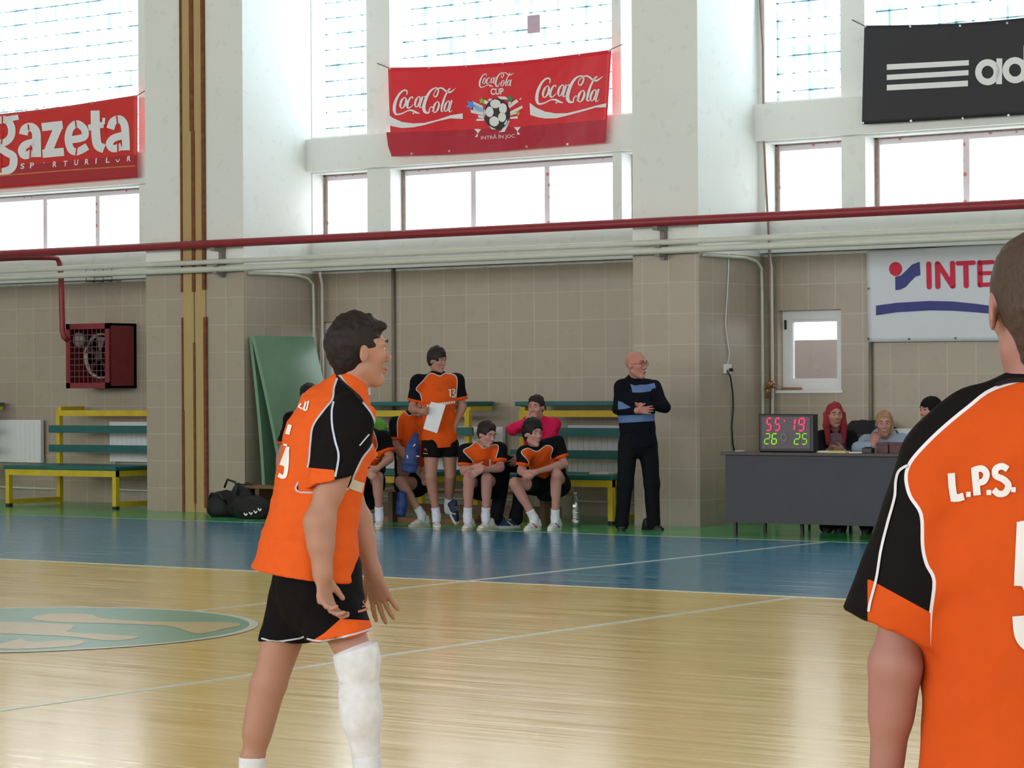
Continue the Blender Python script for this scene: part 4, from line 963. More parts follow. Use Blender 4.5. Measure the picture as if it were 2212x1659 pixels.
def head_frame(fw, up=(0, 0, 1)):
    Fh = nrm(fw); U = V3(*up) if not isinstance(up, np.ndarray) else up; S = nrm(np.cross(Fh, U)); U = np.cross(S, Fh); return S, Fh, U   # S = person's right
def head_prims(c, R, s=1.0, jaw=1.0, nose=1.0):
    S, Fh, U = R; P = lambda a, b, d: c + (S * a + Fh * b + U * d) * s
    E_ = lambda a, b, d, r, k=.02, mode='+', RR=None: ell(P(a, b, d), RR or R, tuple(x * s for x in r), k * s, mode)
    L = [E_(0, -.012, .034, (.077, .097, .088)), E_(0, .028, .012, (.066, .070, .080), .02), E_(0, .036, -.045, (.047 * jaw, .050, .064), .03)]
    L += [cap(P(-.044 * jaw, .0, -.060), P(0, .064, -.098), .020 * s, .017 * s, .025 * s), cap(P(.044 * jaw, .0, -.060), P(0, .064, -.098), .020 * s, .017 * s, .025 * s), E_(0, .076, -.098, (.020, .016, .017), .015)]
    for q in (-1, 1):
        L += [cap(P(.010 * q, .093, .034), P(.050 * q, .076, .032), .010 * s, .010 * s, .014 * s), E_(.040 * q, .064, -.014, (.020, .019, .020), .02), E_(.032 * q, .098, .014, (.017, .013, .012), .010, '-')]
    L += [cap(P(0, .095, .020), P(0, .110 * nose, -.018), .0080 * s, .0105 * s, .010 * s), E_(0, .113 * nose, -.019, (.010, .010, .009), .008), E_(.012, .104, -.028, (.008, .010, .007), .005), E_(-.012, .104, -.028, (.008, .010, .007), .005)]
    L += [E_(0, .094, -.055, (.026, .012, .006), .006), E_(0, .091, -.068, (.023, .011, .007), .006), E_(0, .102, -.061, (.026, .006, .0022), .003, '-')]
    for q in (-1, 1):
        RR = (nrm(S + Fh * .35 * q), nrm(Fh - S * .35 * q - U * .18), nrm(U + Fh * .2))
        L += [E_(.079 * q, -.004, -.002, (.007, .019, .033), .006, '+', RR), E_(.089 * q, .002, .000, (.006, .009, .018), .006, '-', RR)]
    return L
def face_bits(par, c, R, s=1.0, eye=EYED, smile=False, brow=BROW, lip=LIP):
    S, Fh, U = R; P = lambda a, b, d: c + (S * a + Fh * b + U * d) * s
    for q in (-1, 1):
        o = ellm('eye', P(.032 * q, .079, .013), R, (.0125 * s, .0105 * s, .008 * s), EYEW, par)
        ellm('iris', P(.032 * q, .0862, .013), R, (.0065 * s, .005 * s, .0065 * s), eye, o)
        b = MB(); b.tube([P(.014 * q, .1035, .036), P(.032 * q, .099, .042), P(.052 * q, .084, .038)], [.003 * s, .0042 * s, .002 * s], 6); b.build('eyebrow', brow, par, True)
    b = MB(); up_ = .006 if smile else 0
    b.tube([P(-.026, .091, -.060 + up_), P(-.012, .1015, -.0615), P(0, .1035, -.0625), P(.012, .1015, -.0615), P(.026, .091, -.060 + up_)], [.0015 * s, .0036 * s, .0042 * s, .0036 * s, .0015 * s], 6); b.build('lips', lip, par, True)
def hair_prims(c, R, s=1.0, t=.012, fringe=.0, tufts=30, top=.0):
    S, Fh, U = R; P = lambda a, b, d: c + (S * a + Fh * b + U * d) * s
    sc = lambda r: tuple((x + t) * s for x in r)
    L = [ell(P(0, -.014, .036 + top / 2), R, ((.077 + t) * s, (.097 + t) * s, (.088 + t + top) * s), .01),
         ell(P(0, -.052, -.012), R, ((.060 + t * .6) * s, (.044 + t * .6) * s, (.050 + t * .5) * s), .02 * s),
         # open the face: forehead line and temples
         ('c', P(0, .135, -.035 - fringe), P(0, .135, .032 - fringe), ((.125) * s, .086 * s), ((.125) * s, .066 * s), S, .006 * s, '-', None),
         ell(P(.110, .035, -.050), R, (.064 * s, .064 * s, .082 * s), .006, '-'), ell(P(-.110, .035, -.050), R, (.064 * s, .064 * s, .082 * s), .006, '-')]
    rs = np.random.RandomState(int(abs(c[0] * 100)) % 997)
    for i in range(tufts):
        fr = i < tufts // 2; az = (rs.rand() - .5) * (2.0 if fr else 5.6); el_ = .62 + rs.rand() * .12 if fr else .35 + rs.rand() * 1.1
        q = lambda e_, g: P(math.cos(e_) * math.sin(az) * (.077 + g), -.014 + math.cos(e_) * math.cos(az) * (.097 + g), .036 + top / 2 + math.sin(e_) * (.088 + g + top))
        L.append(cap(q(el_ + .30, t + .001), q(el_ - (.16 if fr else .1), t + .004), .009 * s, .004 * s, .008 * s))
    L.append(('fold', .0022, 140, 5)); return L
def hand_prims(wr, d, across, curl=.5, s=1.0, spread=.12, thumb=1, k=.004, fk=1.0, tcurl=.3):
    """across: towards the thumb; the palm faces n, fingers curl towards n"""
    d = nrm(d); across = nrm(across - d * (across @ d)); n = np.cross(d, across) * thumb
    L = [('c', wr - d * .01 * s, wr + d * .082 * s, (.026 * s, .018 * s), (.041 * s, .0135 * s), across, .02 * s, '+', None)]
    lens = (.088, .098, .092, .072)
    for i in range(4):
        a = (.030 - .0195 * i) * s; base = wr + d * (.084 - .004 * abs(i - 1.3)) * s + across * a; dd = nrm(d + across * (spread * (1.5 - i) * .6)); q = base - dd * .012 * s; ang = curl * (.45 + .12 * i)
        for j, fr in enumerate((.48, .30, .22)):
            dj = dd * math.cos(ang) + n * math.sin(ang); e = q + dj * lens[i] * fr * s * fk * (1.15 if j == 0 else 1)
            L.append(cap(q, e, (.0092 - .0007 * j) * s, (.0085 - .0009 * j) * s, k * s if j else .008 * s)); q = e; ang += curl * .85
    tb = wr + d * .022 * s + across * .026 * s; td = nrm(d * .75 + across * .60 + n * tcurl)
    e1 = tb + td * .045 * s; td2 = nrm(td + d * .35 + n * tcurl * .5); e2 = e1 + td2 * .032 * s
    L += [cap(tb, e1, .015 * s, .0105 * s, .012 * s), cap(e1, e2, .0105 * s, .0085 * s, .004 * s)]
    return L
def limb(a, b, r0, r1, bulge=None, k=.02):
    L = [cap(a, b, r0, r1, k)]
    if bulge: t, off, rr, ln = bulge; d = nrm(b - a); c = a + (b - a) * t + off; L.append(cap(c - d * ln / 2, c + d * ln / 2, rr, rr * .85, .03))
    return L
def shoe(par, ank, toe, mt, sole, s=1.0, mark=None, lace=None, pitch=None):
    """ank: ankle joint, toe: tip of the shoe on the floor"""
    ank = V3(*ank); toe = V3(*toe); h = toe - ank; h[2] = 0; L = .27 * s
    d = nrm(h) if np.linalg.norm(h) > .02 else nrm(V3(-FWD[0], -FWD[1], 0)); base = toe - d * L
    U = V3(0, 0, 1)
    if pitch is not None: d = nrm(pitch); base = toe - d * L; U = nrm(np.cross(np.cross(d, V3(0, 0, 1)), d))
    sd = nrm(np.cross(d, U)); p = lambda a, z, q=0.: base + d * a * s + U * z * s + sd * q * s
    up = [('c', p(.045, .045), p(.16, .043), (.034 * s, .036 * s), (.042 * s, .032 * s), sd, .02, '+', None), ('c', p(.16, .040), p(.225, .032), (.044 * s, .028 * s), (.038 * s, .020 * s), sd, .02, '+', None),
          ('c', p(.055, .05), p(.06, .09), (.034 * s, .040 * s), (.033 * s, .040 * s), sd, .02, '+', None), ('c', p(.10, .07), p(.17, .05), (.026 * s, .02 * s), (.03 * s, .02 * s), sd, .02, '+', None)]
    o = skin('shoe', up, .006, mt, par, planes=[(p(0, .012), -U)])
    q = MB(); ring = []
    for t in np.linspace(0, 2 * math.pi, 28, False):
        x = .135 + .137 * math.cos(t); wd = (.040 + .008 * math.cos(t)) * (abs(math.sin(t)) ** .7) * (1 if math.sin(t) >= 0 else -1); ring.append((x, wd))
    q.add([p(x, 0.0, y) for x, y in ring] + [p(x, .026, y * 1.02) for x, y in ring], [tuple(range(28))[::-1], tuple(range(28, 56))] + [(i, (i + 1) % 28, 28 + (i + 1) % 28, 28 + i) for i in range(28)])
    q.build('sole', sole, o)
    q = MB()
    for i in range(4): a = .11 + .022 * i; z = .094 - .008 * i; q.tube([p(a, z - .006, -.022), p(a + .004, z + .001, 0), p(a, z - .006, .022)], .0028 * s, 5)
    q.build('laces', lace or WHITEM, o)
    if mark:
        q = MB()
        for sg in (-1, 1): q.tube([p(.13, .03, sg * .047), p(.16, .045, sg * .046), p(.18, .07, sg * .030)], .007 * s, 6)
        q.build('side_mark', mark, o)
    return o
# ================================================================ people
def torso(pv, nk, S, g=0.0, low=.0, w=(.150, .138, .160, .148), d=(.105, .100, .115, .095), mid=None, k=.05):
    """pelvis -> neck column of soft slabs, bent through mid"""
    if mid is None: mid = (pv + nk) / 2
    def B(t): return (1 - t) ** 2 * pv + 2 * t * (1 - t) * (2 * mid - .5 * (pv + nk)) + t * t * nk
    ts = (-.0, .28, .62, .86); L = []
    if low: dn = nrm(B(0) - B(.1)); L.append(('c', B(0) + dn * low, B(0), (w[0] + g * 1.2, d[0] + g * 1.2), (w[0] + g, d[0] + g), S, k, '+', None))
    for i in range(3): L.append(('c', B(ts[i]), B(ts[i + 1]), (w[i] + g, d[i] + g), (w[i + 1] + g, d[i + 1] + g), S, k, '+', None))
    return L
def person(label, D0, J, fw, skinm=SKA, hair=HBRN, hs=1.06, head_up=(0, 0, 1), shirt='jersey', orange=None, bottoms='shorts', sleeve=.72, shoes=None, hem=.13, curlR=.5, curlL=.5,
           acR=None, acL=None, thR=1, thL=1, group=None, smile=False, hairkw=None, shirtm=None, pantm=None, wt=1.0, extra=None, sock=True, sleeve_r=.078, mid=None, collar=None, build=None, shortlen=.6, belly=0, top=False, h=.0075):
    W = {k: at(v[0], v[1], D0 + (v[2] if len(v) > 2 else 0)) for k, v in J.items()}
    pv, nk, hd = W['pv'], W['nk'], W['hd']; up = nrm(nk - pv); S = nrm(W['sR'] - W['sL']); S = nrm(S - up * (S @ up)); Fh = np.cross(up, S)
    for q, sg in (('R', 1), ('L', -1)):
        if 'h' + q not in W: W['h' + q] = pv + S * .088 * sg
    root = thing('person', label, 'person', onZ(*proj(pv))[:3] if False else (pv[0], pv[1], 0), group)
    R = head_frame(fw, head_up)
    M = None if mid is None else at(mid[0], mid[1], D0 + mid[2])
    tw = (.150 * wt, .138 * wt, .158 * wt, .146 * wt); td = (.105 * wt, .100 * wt + belly, .112 * wt + belly * .6, .095)
    B = torso(pv, nk, S, -.012, 0, tw, td, M) + [cap(W['sR'], W['sL'], .046, None, .05), cap(nk - up * .03, hd - R[2] * .05 - R[1] * .012, .058, .054, .03)]
    B += head_prims(hd, R, hs)
    for q in 'RL':
        if 'e' + q in W:
            B += limb(W['s' + q], W['e' + q], .050, .040) + limb(W['e' + q], W['w' + q], .040, .027, (.25, V3(0, 0, 0), .042, .07))
            d = W['t' + q] - W['w' + q]; ac = {'R': acR, 'L': acL}[q]
            ac = np.cross(nrm(d), FWD) * (1 if q == 'R' else -1) if ac is None else V3(*ac)
            B += hand_prims(W['w' + q], d, ac, curlR if q == 'R' else curlL, 1.0, thumb=(thR if q == 'R' else thL))
        if 'k' + q in W:
            kn, an, hp = W['k' + q], W['a' + q], W['h' + q]; bk = nrm(np.cross(np.cross(an - kn, V3(*(Fh))), an - kn)); bk = -Fh
            B += limb(hp, kn, .088, .056) + limb(kn, an, .053, .036, (.30, bk * .018, .052, .13)) + [cap(an, an - V3(0, 0, .05), .036, .036, .02)]
    body = skin('body', B, h, skinm, root, keep='some')
    face_bits(root, hd, R, hs, smile=smile, brow=BROW)
    if hair is not None: skin('hair', hair_prims(hd, R, hs, **(hairkw or {})), .007, hair, root, attrs=None)
    sc = F / D0
    if shirt:
        g = .022 if shirt == 'jersey' else .016; segs = []
        TS = torso(pv, nk, S, g, hem, tw, td, M) + [cap(W['sR'], W['sL'], .052 + g * .8, None, .06), cap(nk - up * .05, nk + up * .01, .085, .07, .05, S)]; SH = []
        for q in 'RL':
            if 'e' + q not in W: continue
            a, e, w_ = W['s' + q], W['e' + q], W['w' + q]
            if shirt == 'jersey':
                d = nrm(e - a); end = a + (e - a) * sleeve; SH.append(cap(a, end + d * .05, .060, sleeve_r, .035, cuts=[(end, d)])); segs.append((end - d * .028, d, .12))
            else:
                d = nrm(w_ - e); SH.append(cap(a, e, .062, .054, .03)); SH.append(cap(e, w_ + d * .02, .054, .040, .03, cuts=[(w_ - d * .01, d)]))
        SH += TS; SH.append(('fold', .006, 38, int(abs(J['hd'][0]))))
        low = pv - up * hem; at_ = {}
        SH2 = [p for p in SH if p[0] != 'fold'] + [SH[-1]]
        if shirt == 'jersey':
            at_ = {'band': polyband(orange, sc), 'cuff': cuffband(segs)}
        elif shirt == 'band': at_ = {'band': orange, 'cuff': lambda V: np.full(len(V), -1.)}
        skin('shirt' if shirt == 'jersey' else 'sweater', SH2, h + .001, shirtm or JER, root, attrs=at_, planes=[(low, -up)] if hem and 'kR' not in J or top else ([(low, -up)] if hem else []), keep='some')
        if collar is not None:
            b = MB(); n1 = nrm(np.cross(S, up)); cc = nk + up * .012; b.tube([cc + S * .066 * math.cos(t) + Fh * .066 * math.sin(t) - up * .02 * math.sin(t) for t in np.linspace(0, 2 * math.pi, 22, False)], .006, 6, closed=True); b.build('collar', collar, root, True)
    if bottoms and 'kR' in W:
        g = .018; PT = [('c', pv - up * .03, pv + up * .08, (tw[0] + g, td[0] + g), (tw[1] + g, td[1] + g), S, .03, '+', None)]; seg = []
        for q in 'RL':
            hp, kn, an = W['h' + q], W['k' + q], W['a' + q]; d = nrm(kn - hp)
            if bottoms == 'shorts':
                e = hp + (kn - hp) * shortlen; PT.append(cap(hp, e + d * .05, .105, .100, .03, cuts=[(e, d)])); seg.append((e - d * .02, d, .001))
            else:
                d2 = nrm(an - kn); PT += [cap(hp, kn, .104, .080, .03), cap(kn, an, .078, .066, .03), cap(an, an - V3(0, 0, .03), .066, .070, .02)]
        PT.append(('fold', .006, 30, int(J['hd'][1])))
        skin('shorts' if bottoms == 'shorts' else 'trousers', PT, h + .001, pantm or SHORTM, root, attrs={'band': lambda V: np.full(len(V), 1.0), 'cuff': lambda V: np.full(len(V), -1.)}, keep='some')
    if 'kR' in W and shoes:
        for q in 'RL':
            if 'o' + q not in W: continue
            kn, an = W['k' + q], W['a' + q]; d = nrm(kn - an)
            if sock: skin('sock', [cap(an + d * .11, an, .046, .043, .01, cuts=[(an + d * .09, d)]), cap(an, an - V3(0, 0, .05), .043, .045, .02)], .007, SOCKW, root)
            sp = shoes if isinstance(shoes, dict) else shoes['RL'.index(q)]
            tp = W['o' + q].copy(); pt = sp.get('pitch')
            if pt is None: tp[2] = 0
            else: pt = cdir(*pt)
            an2 = an.copy(); shoe(root, an2, tp, sp['m'], sp.get('s', SOLE), 1.0, sp.get('mark'), sp.get('lace'), pt)
    if extra: extra(root, W, R, S, up, Fh)
    return root, W
WS = dict(m=SHOEW, s=SOLE); 
def front_print(root, W, strokes, mt=WHITEM, name='chest_print', dd=-.3):
    """strokes in photo pixels laid onto the nearest cloth surface"""
    sh = [o for o in root.children if o.name.split('.')[0] in ('shirt', 'shorts', 'sweater')]; from mathutils.bvhtree import BVHTree
    T = [BVHTree.FromPolygons([v.co for v in o.data.vertices], [tuple(p.vertices) for p in o.data.polygons]) for o in sh]; off = root.location
    def fn(x, y):
        d = Vector(ray(x, y)).normalized(); best = None
        for t in T:
            h_ = t.ray_cast(Vector(CAMP), d, 60)
            if h_[0] is not None and (best is None or h_[3] < best): best = h_[3]
        if best is None: fn.miss += 1; best = fn.last
        fn.last = best; p = Vector(CAMP) + d * (best - .0035); return (p.x, p.y, p.z)
    fn.miss = 0; fn.last = np.linalg.norm(W['pv'] - CAMP) - .15
    b = MB(); strokes(b, fn); return b.build(name, mt, root)

GRP = None
# ---- number 13, standing with the paper
def ex13(root, W, R, S, up, Fh):
    front_print(root, W, lambda b, f: [stroke(b, [(969.5, 843), (972.5, 841), (972.5, 857)], 2.6, f, 3, smooth=False), stroke(b, [(976, 842), (981, 841), (982.5, 845), (979, 848), (983, 852), (981.5, 857), (976, 857)], 2.4, f, 3)], name='chest_number')
    front_print(root, W, lambda b, f: [stroke(b, [(922 + 5.2 * i, 877 - .75 * i), (926 + 5.2 * i, 876.5 - .75 * i)], 5.5, f, 2, smooth=False) for i in range(12)], name='chest_lettering')
    front_print(root, W, lambda b, f: [stroke(b, [(916, 972), (919, 969), (922, 974)], 1.5, f, 3), stroke(b, [(914, 979), (924, 980)], 2, f, 3)], mt=paint('print_orange', (206, 110, 50), .6), name='shorts_logo')
    front_print(root, W, lambda b, f: [stroke(b, [(946, 841), (950, 838), (955, 841)], 1.2, f, 3), stroke(b, [(945, 844), (957, 844)], 1.4, f, 3)], mt=paint('print_brown', (120, 70, 50), .6), name='maker_mark')
person('standing player in orange and black shirt number 13 holding a sheet of paper', 26.55,
    dict(hd=(944, 780, 0), nk=(946, 812, .02), pv=(950, 945, .04), sR=(903, 824, -.02), sL=(986, 822, .10), eR=(891, 883, .02), wR=(910, 889, -.22), tR=(930, 887, -.30), eL=(998, 880, .10), wL=(982, 920, .02), tL=(970, 948, -.02),
         hR=(932, 962, .0), hL=(970, 962, .06), kR=(931, 1030, -.03), aR=(943, 1114, .04), oR=(946, 1140, -.12), kL=(973, 1028, .05), aL=(969, 1092, .20), oL=(986, 1134, .12)),
    cdir(.75, -.12, -.62), SKD, HBRN, .96, orange=[[(930, 806), (950, 812), (963, 806), (986, 814), (986, 850), (984, 872), (992, 884), (994, 965), (905, 965), (906, 920), (912, 880), (908, 852), (899, 840), (914, 822)]],
    shoes=(dict(m=SHOEW, s=SOLE, mark=SHOEN), dict(m=SHOEN, s=SOLEW, mark=SHOEW, pitch=(.35, -.75, -.25))), hem=.10, curlR=.9, curlL=.35, hairkw=dict(t=.016, fringe=.03, top=.012), extra=ex13, collar=BLK and mat_cloth('collar_black', (30, 26, 30)), shortlen=.38)
pz = [at(x, y, 26.55 - .262 - z) for x, y, z in ((931, 868, 0), (963, 874, .01), (944, 936, .02), (914, 926, .01))]
vs = pz + [p + FWD * .003 for p in pz]
tag(mesh('paper_sheet', vs, [(0, 1, 2, 3), (7, 6, 5, 4), (0, 4, 5, 1), (1, 5, 6, 2), (2, 6, 7, 3), (3, 7, 4, 0)], paint('paper_white', (224, 226, 230), .7, .02)), 'white sheet of paper held by the standing player number 13', 'paper')

# ---- seated players on the low bench
COLB = mat_cloth('collar_black', (30, 26, 30)); COLO = mat_cloth('collar_orange', (226, 92, 30))
person('seated player grinning with hands clasped, rightmost on the low bench', 26.25,
    dict(hd=(1151, 938, -.12), nk=(1160, 972, -.02), pv=(1192, 1050, .30), sR=(1133, 979, -.10), sL=(1203, 957, .05), eR=(1127, 1017, -.12), wR=(1136, 1024, -.28), tR=(1141, 1040, -.36), eL=(1219, 1002, .02), wL=(1156, 1020, -.26), tL=(1138, 1032, -.34),
         hR=(1180, 1052, .30), hL=(1212, 1050, .34), kR=(1112, 1043, -.06), aR=(1153, 1118, .02), oR=(1134, 1141, -.1), kL=(1203, 1026, -.08), aL=(1199, 1118, .03), oL=(1186, 1144, -.1)),
    cdir(.55, -.05, -.80), SKB, HBLK, 1.03, orange=[[(1140, 968), (1160, 975), (1180, 962), (1194, 968), (1190, 985), (1193, 1005), (1205, 1012), (1195, 1030), (1150, 1040), (1145, 1015), (1140, 995), (1126, 977)], [(1222, 985), (1244, 1000), (1244, 1040), (1215, 1045), (1228, 1010)]],
    shoes=(dict(m=SHOEW, s=SOLEW, mark=REDD), dict(m=SHOEW, s=SOLEW, mark=BLUD)), smile=True, hem=.05, curlR=1.0, curlL=.8, hairkw=dict(t=.020, fringe=.012, top=.012), collar=COLO, shortlen=.62, mid=(1182, 1004, .24))
person('seated player looking down and smiling, between the standing player and the grinning one', 26.3,
    dict(hd=(1051, 939, -.10), nk=(1044, 970, -.02), pv=(1046, 1052, .34), sR=(1006, 975, .02), sL=(1079, 970, .04), eR=(1003, 1018, .0), wR=(1028, 1008, -.22), tR=(1044, 1014, -.28), eL=(1081, 1010, -.02), wL=(1040, 1016, -.26), tL=(1014, 1027, -.32),
         kR=(1013, 1035, -.08), aR=(1010, 1114, .0), oR=(1002, 1139, -.1), kL=(1052, 1033, -.08), aL=(1049, 1113, .04), oL=(1033, 1138, -.06)),
    cdir(.62, -.28, -.70), SKB, HBRN, .98, orange=[[(1029, 955), (1045, 968), (1068, 960), (1077, 966), (1071, 990), (1068, 1010), (1060, 1018), (1012, 1022), (1022, 1000), (1010, 985), (1001, 973), (1016, 964)]],
    shoes=WS, smile=True, hem=.04, curlR=.5, curlL=.5, hairkw=dict(t=.012, top=.004), collar=COLO, shortlen=.62, mid=(1042, 1010, .24),
    extra=lambda root, W, R, S, up, Fh: front_print(root, W, lambda b, f: stroke(b, [(1058.5, 992), (1058.5, 1007)], 3.4, f, 4, smooth=False), name='chest_number'))
# man in pink behind
PINK = mat_cloth('pink_cloth', (214, 30, 88)); NAVY = mat_cloth('navy_trousers', (18, 18, 26))
person('seated man in a pink long sleeved top and dark trousers, fist at his mouth', 26.75,
    dict(hd=(1158, 881, .05), nk=(1168, 912, .12), pv=(1172, 1000, .50), sR=(1136, 920, .10), sL=(1196, 918, .14), eR=(1106, 928, -.04), wR=(1140, 908, -.10), tR=(1152, 900, -.10), eL=(1178, 960, .0), wL=(1126, 985, -.12), tL=(1100, 1006, -.2),
         hR=(1160, 1010, .5), hL=(1186, 1010, .5), kR=(1090, 1000, .0), aR=(1072, 1114, -.05), oR=(1041, 1139, -.10), kL=(1135, 1010, .02), aL=(1115, 1114, .02), oL=(1078, 1140, -.12)),
    cdir(-.35, -.05, -.90), SKB, HBRN, 1.0, shirt='sweater', shirtm=PINK, bottoms='trousers', pantm=NAVY, shoes=dict(m=paint('shoe_blue', (34, 56, 96), .6, .1, 20), s=SOLEW, mark=SHOEW), hem=.03, curlR=1.2, curlL=.3, hairkw=dict(t=.008), shortlen=.6)
def ex6(root, W, R, S, up, Fh): pass
person('seated player mostly hidden behind number 13, one ankle crossed over his knee', 27.1,
    dict(hd=(903, 872, .05), nk=(884, 902, .08), pv=(888, 1046, .36), sR=(856, 915, .05), sL=(918, 915, .12), eR=(856, 965, .02), wR=(885, 1000, -.15), tR=(897, 1012, -.22), eL=(925, 960, .1), wL=(925, 1005, -.05), tL=(918, 1025, -.1),
         hR=(876, 1048, .36), hL=(905, 1048, .36), kR=(869, 978, .0), aR=(918, 1032, .05), kL=(864, 1040, -.05), aL=(911, 1112, -.02), oL=(884, 1137, -.12)),
    cdir(.3, -.1, -.95), SKA, HBRN, 1.08, orange=[[(872, 888), (885, 898), (900, 888), (925, 900), (925, 1010), (862, 1000), (860, 960), (858, 925), (860, 905)]], shoes=WS, hem=.04, collar=COLB, shortlen=.42)
person('seated player leftmost with a visible leg, half hidden behind the foreground player', 26.7,
    dict(hd=(776, 905, -.15), nk=(786, 930, -.05), pv=(792, 1052, .34), sR=(768, 945, -.02), sL=(828, 945, .12), eR=(765, 1000, -.05), wR=(792, 1020, -.25), tR=(806, 1030, -.3), eL=(842, 990, .05), wL=(815, 1012, -.2), tL=(800, 1020, -.28),
         kR=(768, 1035, -.05), aR=(764, 1112, .05), oR=(760, 1132, -.06), kL=(816, 1030, -.08), aL=(819, 1112, .03), oL=(816, 1134, -.14)),
    cdir(.4, -.3, -.85), SKA, HBRN, 1.05, orange=[[(775, 930), (795, 905), (806, 930), (812, 945), (815, 965), (806, 985), (820, 995), (808, 1015), (770, 1025), (760, 980), (770, 950)]], shoes=WS, hem=.05, shortlen=.6, collar=COLO)
GRN = mat_cloth('green_cloth', (104, 170, 70))
person('person in a green top sitting behind, seen between the foreground player and number 13', 27.6,
    dict(hd=(778, 872, 0), nk=(790, 905, .02), pv=(795, 1010, .2), sR=(766, 918, .0), sL=(820, 922, .04), eR=(764, 965, -.05), wR=(790, 985, -.2), tR=(802, 992, -.3), eL=(820, 962, -.05), wL=(800, 985, -.2), tL=(792, 992, -.3),
         kR=(780, 1012, -.25), aR=(780, 1080, -.2), oR=(778, 1110, -.3), kL=(806, 1012, -.25), aL=(800, 1080, -.2), oL=(798, 1110, -.3)),
    cdir(.1, -.1, -.95), SKA, HBRN, 1.0, shirt='sweater', shirtm=GRN, bottoms='trousers', pantm=NAVY, shoes=WS, hem=.03)
person('black haired player seated by the green mats, only hair and elbow showing', 26.9,
    dict(hd=(667, 858, -.05), nk=(658, 890, .0), pv=(650, 1040, .34), sR=(628, 905, .05), sL=(690, 905, .0), eR=(607, 985, .0), wR=(600, 1030, -.2), tR=(615, 1040, -.3), eL=(695, 985, -.1), wL=(670, 1010, -.3), tL=(660, 1022, -.35),
         kR=(636, 1030, -.1), aR=(636, 1090, .0), oR=(632, 1126, -.1), kL=(668, 1030, -.1), aL=(668, 1090, .0), oL=(664, 1128, -.1)),
    cdir(-.2, -.25, -.95), SKB, HBLK, 1.05, orange=[[(635, 890), (660, 900), (680, 890), (684, 1030), (632, 1030)]], shoes=WS, hem=.05, shortlen=.6)
# blue jacket hanging from the lap of the hidden player
JB_ = paint('jacket_blue', (34, 60, 122), .55, .15, 10, 0, .3)
def hang(name, pts, th, mt, label, cat, seed=3):
    """soft cloth body: chain of slabs (x, y, dd, half width)"""
    L = []
    for a, c in zip(pts[:-1], pts[1:]):
        L.append(('c', at(a[0], a[1], a[2]), at(c[0], c[1], c[2]), (a[3], th), (c[3], th), RT, .03, '+', None))
    L.append(('fold', .006, 45, seed)); return tag(skin(name, L, .008, mt, None), label, cat)
jb = hang('blue_jacket', [(899, 938, 26.84, .03), (892, 962, 26.80, .065), (887, 1000, 26.80, .08), (884, 1018, 26.80, .078)], .020, JB_, 'blue jacket draped over the hidden player in front of his crossed leg', 'jacket')
b = MB()
for P in (((879, 983), (881, 990)), ((897, 959), (893, 964)), ((899, 985), (906, 986))): stroke(b, [P[0], P[1]], 2.4, lambda x, y: tuple(at(x, y, 26.765)), 3)
b.build('white_marks', WHITEM, jb)
hang('blue_bag', [(868, 1070, 26.95, .05), (868, 1088, 26.95, .055), (866, 1108, 26.95, .05)], .06, JB_, 'blue bag hanging below the low bench next to the clear bottles', 'bag', 5)

# ---- bald man with folded arms
NAVYS = mat_jersey('bald_sweater', (104, 130, 178), (15, 16, 26), (30, 30, 42), .0005)
stripes = lambda V: (lambda q: np.min([sdpoly(q, p) for p in (
    [(1334, 897), (1424, 893), (1424, 909), (1334, 914)], [(1335, 866), (1345, 869), (1363, 880), (1352, 883), (1335, 885)],
    [(1361, 829), (1372, 833), (1382, 831), (1395, 831), (1414, 827), (1417, 838), (1408, 840), (1406, 845), (1385, 848), (1366, 848), (1364, 838)])], 0) / 214 + np.where((V - CAMP) @ FWD > 26.12, .2, 0))(projV(V))
def exb(root, W, R, S, up, Fh):
    hd = W['hd']; P = lambda a, b_, d: hd + (R[0] * a + R[1] * b_ + R[2] * d) * 1.1
    gl = MB()
    for q in (-1, 1):
        gl.tube([P(q * .032 + .022 * math.cos(t), .108 - .006 * abs(math.cos(t)), .012 + .016 * math.sin(t)) for t in np.linspace(0, 2 * math.pi, 14, False)], .0022, 5, closed=True)
        gl.tube([P(q * .054, .100, .016), P(q * .082, .06, .014), P(q * .086, .0, .010)], .0022, 5)
    gl.tube([P(-.010, .112, .014), P(.010, .112, .014)], .0022, 5); gl.build('glasses', paint('glasses_frame', (92, 44, 44), .4), root)
    n = [W['nk'] + up * .02 + S * .070 * math.cos(t) + Fh * .074 * math.sin(t) - up * .015 * math.sin(t) for t in np.linspace(0, 2 * math.pi, 24, False)]
    b_ = MB(); b_.tube(n, .012, 6, closed=True); b_.build('shirt_collar', mat_cloth('collar_white', (196, 200, 216)), root, True)
person('bald man with glasses in a dark striped sweater, arms folded, standing by the column', 26.05,
    dict(hd=(1374, 789, 0), nk=(1371, 822, .06), pv=(1378, 955, .06), sR=(1342, 836, .02), sL=(1413, 836, .08), eR=(1335, 884, -.02), wR=(1376, 887, -.21), tR=(1396, 886, -.20), eL=(1436, 880, -.02), wL=(1384, 876, -.16), tL=(1372, 886, -.06),
         hR=(1357, 962, .04), hL=(1399, 962, .08), kR=(1351, 1045, .0), aR=(1343, 1126, .04), oR=(1342, 1148, -.08), kL=(1408, 1045, .06), aL=(1412, 1126, .08), oL=(1432, 1147, .0)),
    cdir(.72, -.02, -.62), SKC, None, 1.12, shirt='band', shirtm=NAVYS, orange=stripes, bottoms='trousers', pantm=mat_cloth('black_trousers', (13, 14, 20)), shoes=dict(m=SHOEB, s=SHOEB, lace=SHOEB), sock=False, hem=.06, wt=1.12, belly=.03, curlR=.3, curlL=1.4, extra=exb, h=.007)

